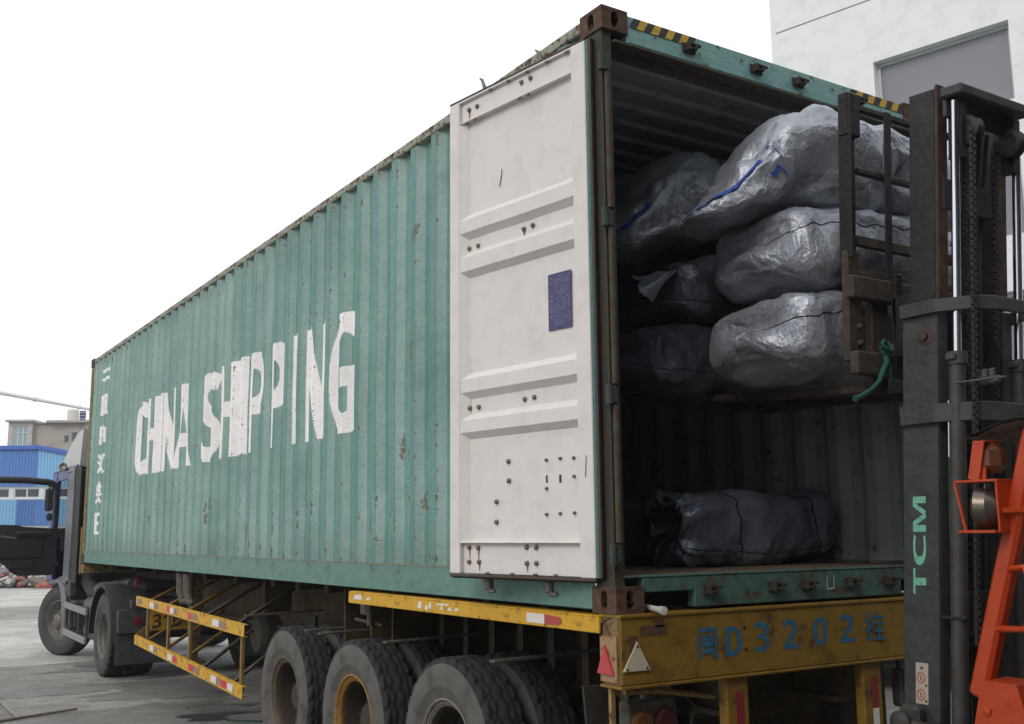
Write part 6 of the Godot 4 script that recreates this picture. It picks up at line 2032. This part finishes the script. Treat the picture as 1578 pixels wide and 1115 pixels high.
	for k in 9:
		s = Shape.new()
		var a := o + e * (-0.45 + k * 0.75) + Vector3.UP * 6.05 + f * 0.3
		s.poly([a, a + e * 0.74, a + e * 2.5 - f * 5.0 + Vector3.UP * 1.7, a + e * 1.76 - f * 5.0 + Vector3.UP * 1.7], Vector3.UP)
		s.bar(a + Vector3.UP * 0.04, a + e * 1.76 - f * 5.0 + Vector3.UP * 1.74, 0.05, 0.06)
		put(s, "roof_sheet", plain("roof_white", rgb(226, 226, 226), 0.5), t)
	# long white pipe high over the yard
	s = Shape.new()
	var a := Vector3(-3.2, 4.74, -21.0)
	var b := Vector3(9.0, 5.1, -52.0)
	var p0 := Vector3(0.93, 4.74, -31.39)
	var p1 := Vector3(5.79, 5.79, -43.71)
	var dir := (p1 - p0)
	s.tube([p0 - dir * 1.2, p1 + dir * 0.6], 0.065, 12)
	for q in [0.32, 0.86, -0.5]: s.tube([p0 + dir * (q - 0.006), p0 + dir * (q + 0.006)], 0.09, 12)
	var po := thing("overhead_pipe", p1 + dir * 0.6 - Vector3(0, 7.8, 0), "long white pipe crossing the sky above the blue factory", "pipe")
	put(s, "pipe", plain("pipe_white", rgb(216, 216, 218), 0.4), po)
	s = Shape.new()
	var foot := p1 + dir * 0.6
	s.tube([Vector3(foot.x, -1.4, foot.z), foot], 0.14, 12)
	put(s, "pipe_post", plain("pipe_white", rgb(216, 216, 218), 0.4), po)
	# rubble heap and low wall under the truck's door
	var cols := [rgb(150, 90, 78), rgb(168, 168, 166), rgb(120, 128, 134), rgb(140, 70, 60), rgb(196, 196, 192), rgb(104, 98, 92)]
	var base := Vector3(1.9, -1.4, -39.3)
	var heap := thing("scrap_heap", base, "heap of mixed red and grey scrap by the factory wall", "scrap heap")
	var r := RandomNumberGenerator.new()
	r.seed = 12
	for k in cols.size():
		s = Shape.new()
		for j in 90:
			var q := Vector2(r.randf_range(-4.5, 3.6), r.randf_range(-1.2, 1.2))
			var hh := 1.15 * (1.0 - absf(q.x + 1.0) / 5.6) * (1.0 - absf(q.y) / 1.6) * r.randf_range(0.3, 1.0)
			s.box(base + e * q.x + f * q.y + Vector3.UP * hh, Vector3(r.randf_range(0.12, 0.5), r.randf_range(0.04, 0.22), r.randf_range(0.1, 0.4)), 0.02, Basis.from_euler(Vector3(r.randf_range(-0.7, 0.7), r.randf() * TAU, r.randf_range(-0.7, 0.7))))
		put(s, "scrap_pieces", plain("scrap%d" % k, cols[k], 0.85), heap).set_meta("kind", "stuff")
	s = Shape.new()
	s.box(Vector3(4.0, -1.1, -41.0), Vector3(26, 0.6, 0.25), 0.02, B)
	tag(put(s, "low_wall", plain("kerb_grey", rgb(160, 158, 152), 0.9), self, Vector3(4.0, -1.4, -41.0)), "low grey concrete wall at the far edge of the yard", "wall")

func build_parked_trailer() -> void:
	# dark box trailer standing between the forklift and the white building
	var e := Vector3(0.6, 0, 0.8)
	var f := Vector3(-0.8, 0, 0.6)
	var o := Vector3(6.3, -1.4, -5.0)
	var B := Basis(e, Vector3.UP, f)
	var dark := worn("parked_dark", rgb(50, 52, 54), 0.3, 0.8, 0.7)
	var black := plain("lift_black", rgb(30, 29, 29), 0.65)
	var t := thing("box_trailer", o + e * 1.2 - f * 2.5, "dark grey box trailer parked beyond the forklift mast", "trailer")
	var s := Shape.new()
	s.box(o + e * 1.2 - f * 2.5 + Vector3.UP * 1.6, Vector3(2.4, 1.9, 5.0), 0.03, B)
	put(s, "body", dark, t)
	for k in 2:
		s = Shape.new()
		s.box(o + e * (0.62 + 1.16 * k) + f * 0.02 + Vector3.UP * 1.6, Vector3(1.1, 1.8, 0.04), 0.012, B)
		var d := put(s, "rear_door", dark, t)
		s = Shape.new()
		s.tube([o + e * (1.02 + 0.36 * k) + f * 0.07 + Vector3.UP * 0.75, o + e * (1.02 + 0.36 * k) + f * 0.07 + Vector3.UP * 2.45], 0.018, 8)
		put(s, "locking_bar", black, d)
		s = Shape.new()
		s.box(o + e * (0.25 + 1.9 * k) + f * 0.06 + Vector3.UP * 0.5, Vector3(0.3, 0.12, 0.06), 0.02, B)
		put(s, "tail_lamp", plain("lamp_dull_red", rgb(120, 52, 56), 0.4), t)
		for j in 2:
			var c := o + e * (0.2 + 2.0 * k) - f * (1.6 + 1.2 * j) + Vector3.UP * 0.42
			var wn := node_at("wheel", c, t)
			put_tyre(wn, c, e * (-1.0 if k == 0 else 1.0), 0.42, 0.22, 0.24, false, mats["lift_rubber"])
			s = Shape.new()
			s.lathe([Vector2(0.23, 0.1), Vector2(0.2, 0.06), Vector2(0.1, 0.03), Vector2(0.05, 0.08), Vector2(0, 0.08)], c, e * (-1.0 if k == 0 else 1.0), 20)
			put(s, "rim", dark, wn)
	s = Shape.new()
	s.box(o + e * 1.2 + f * 0.0 + Vector3.UP * 0.45, Vector3(2.3, 0.3, 0.1), 0.02, B)
	put(s, "bumper", black, t)
	s = Shape.new()
	s.box(o + e * 1.2 - f * 2.5 + Vector3.UP * 0.55, Vector3(1.6, 0.2, 4.8), 0.01, B)
	put(s, "chassis", black, t)
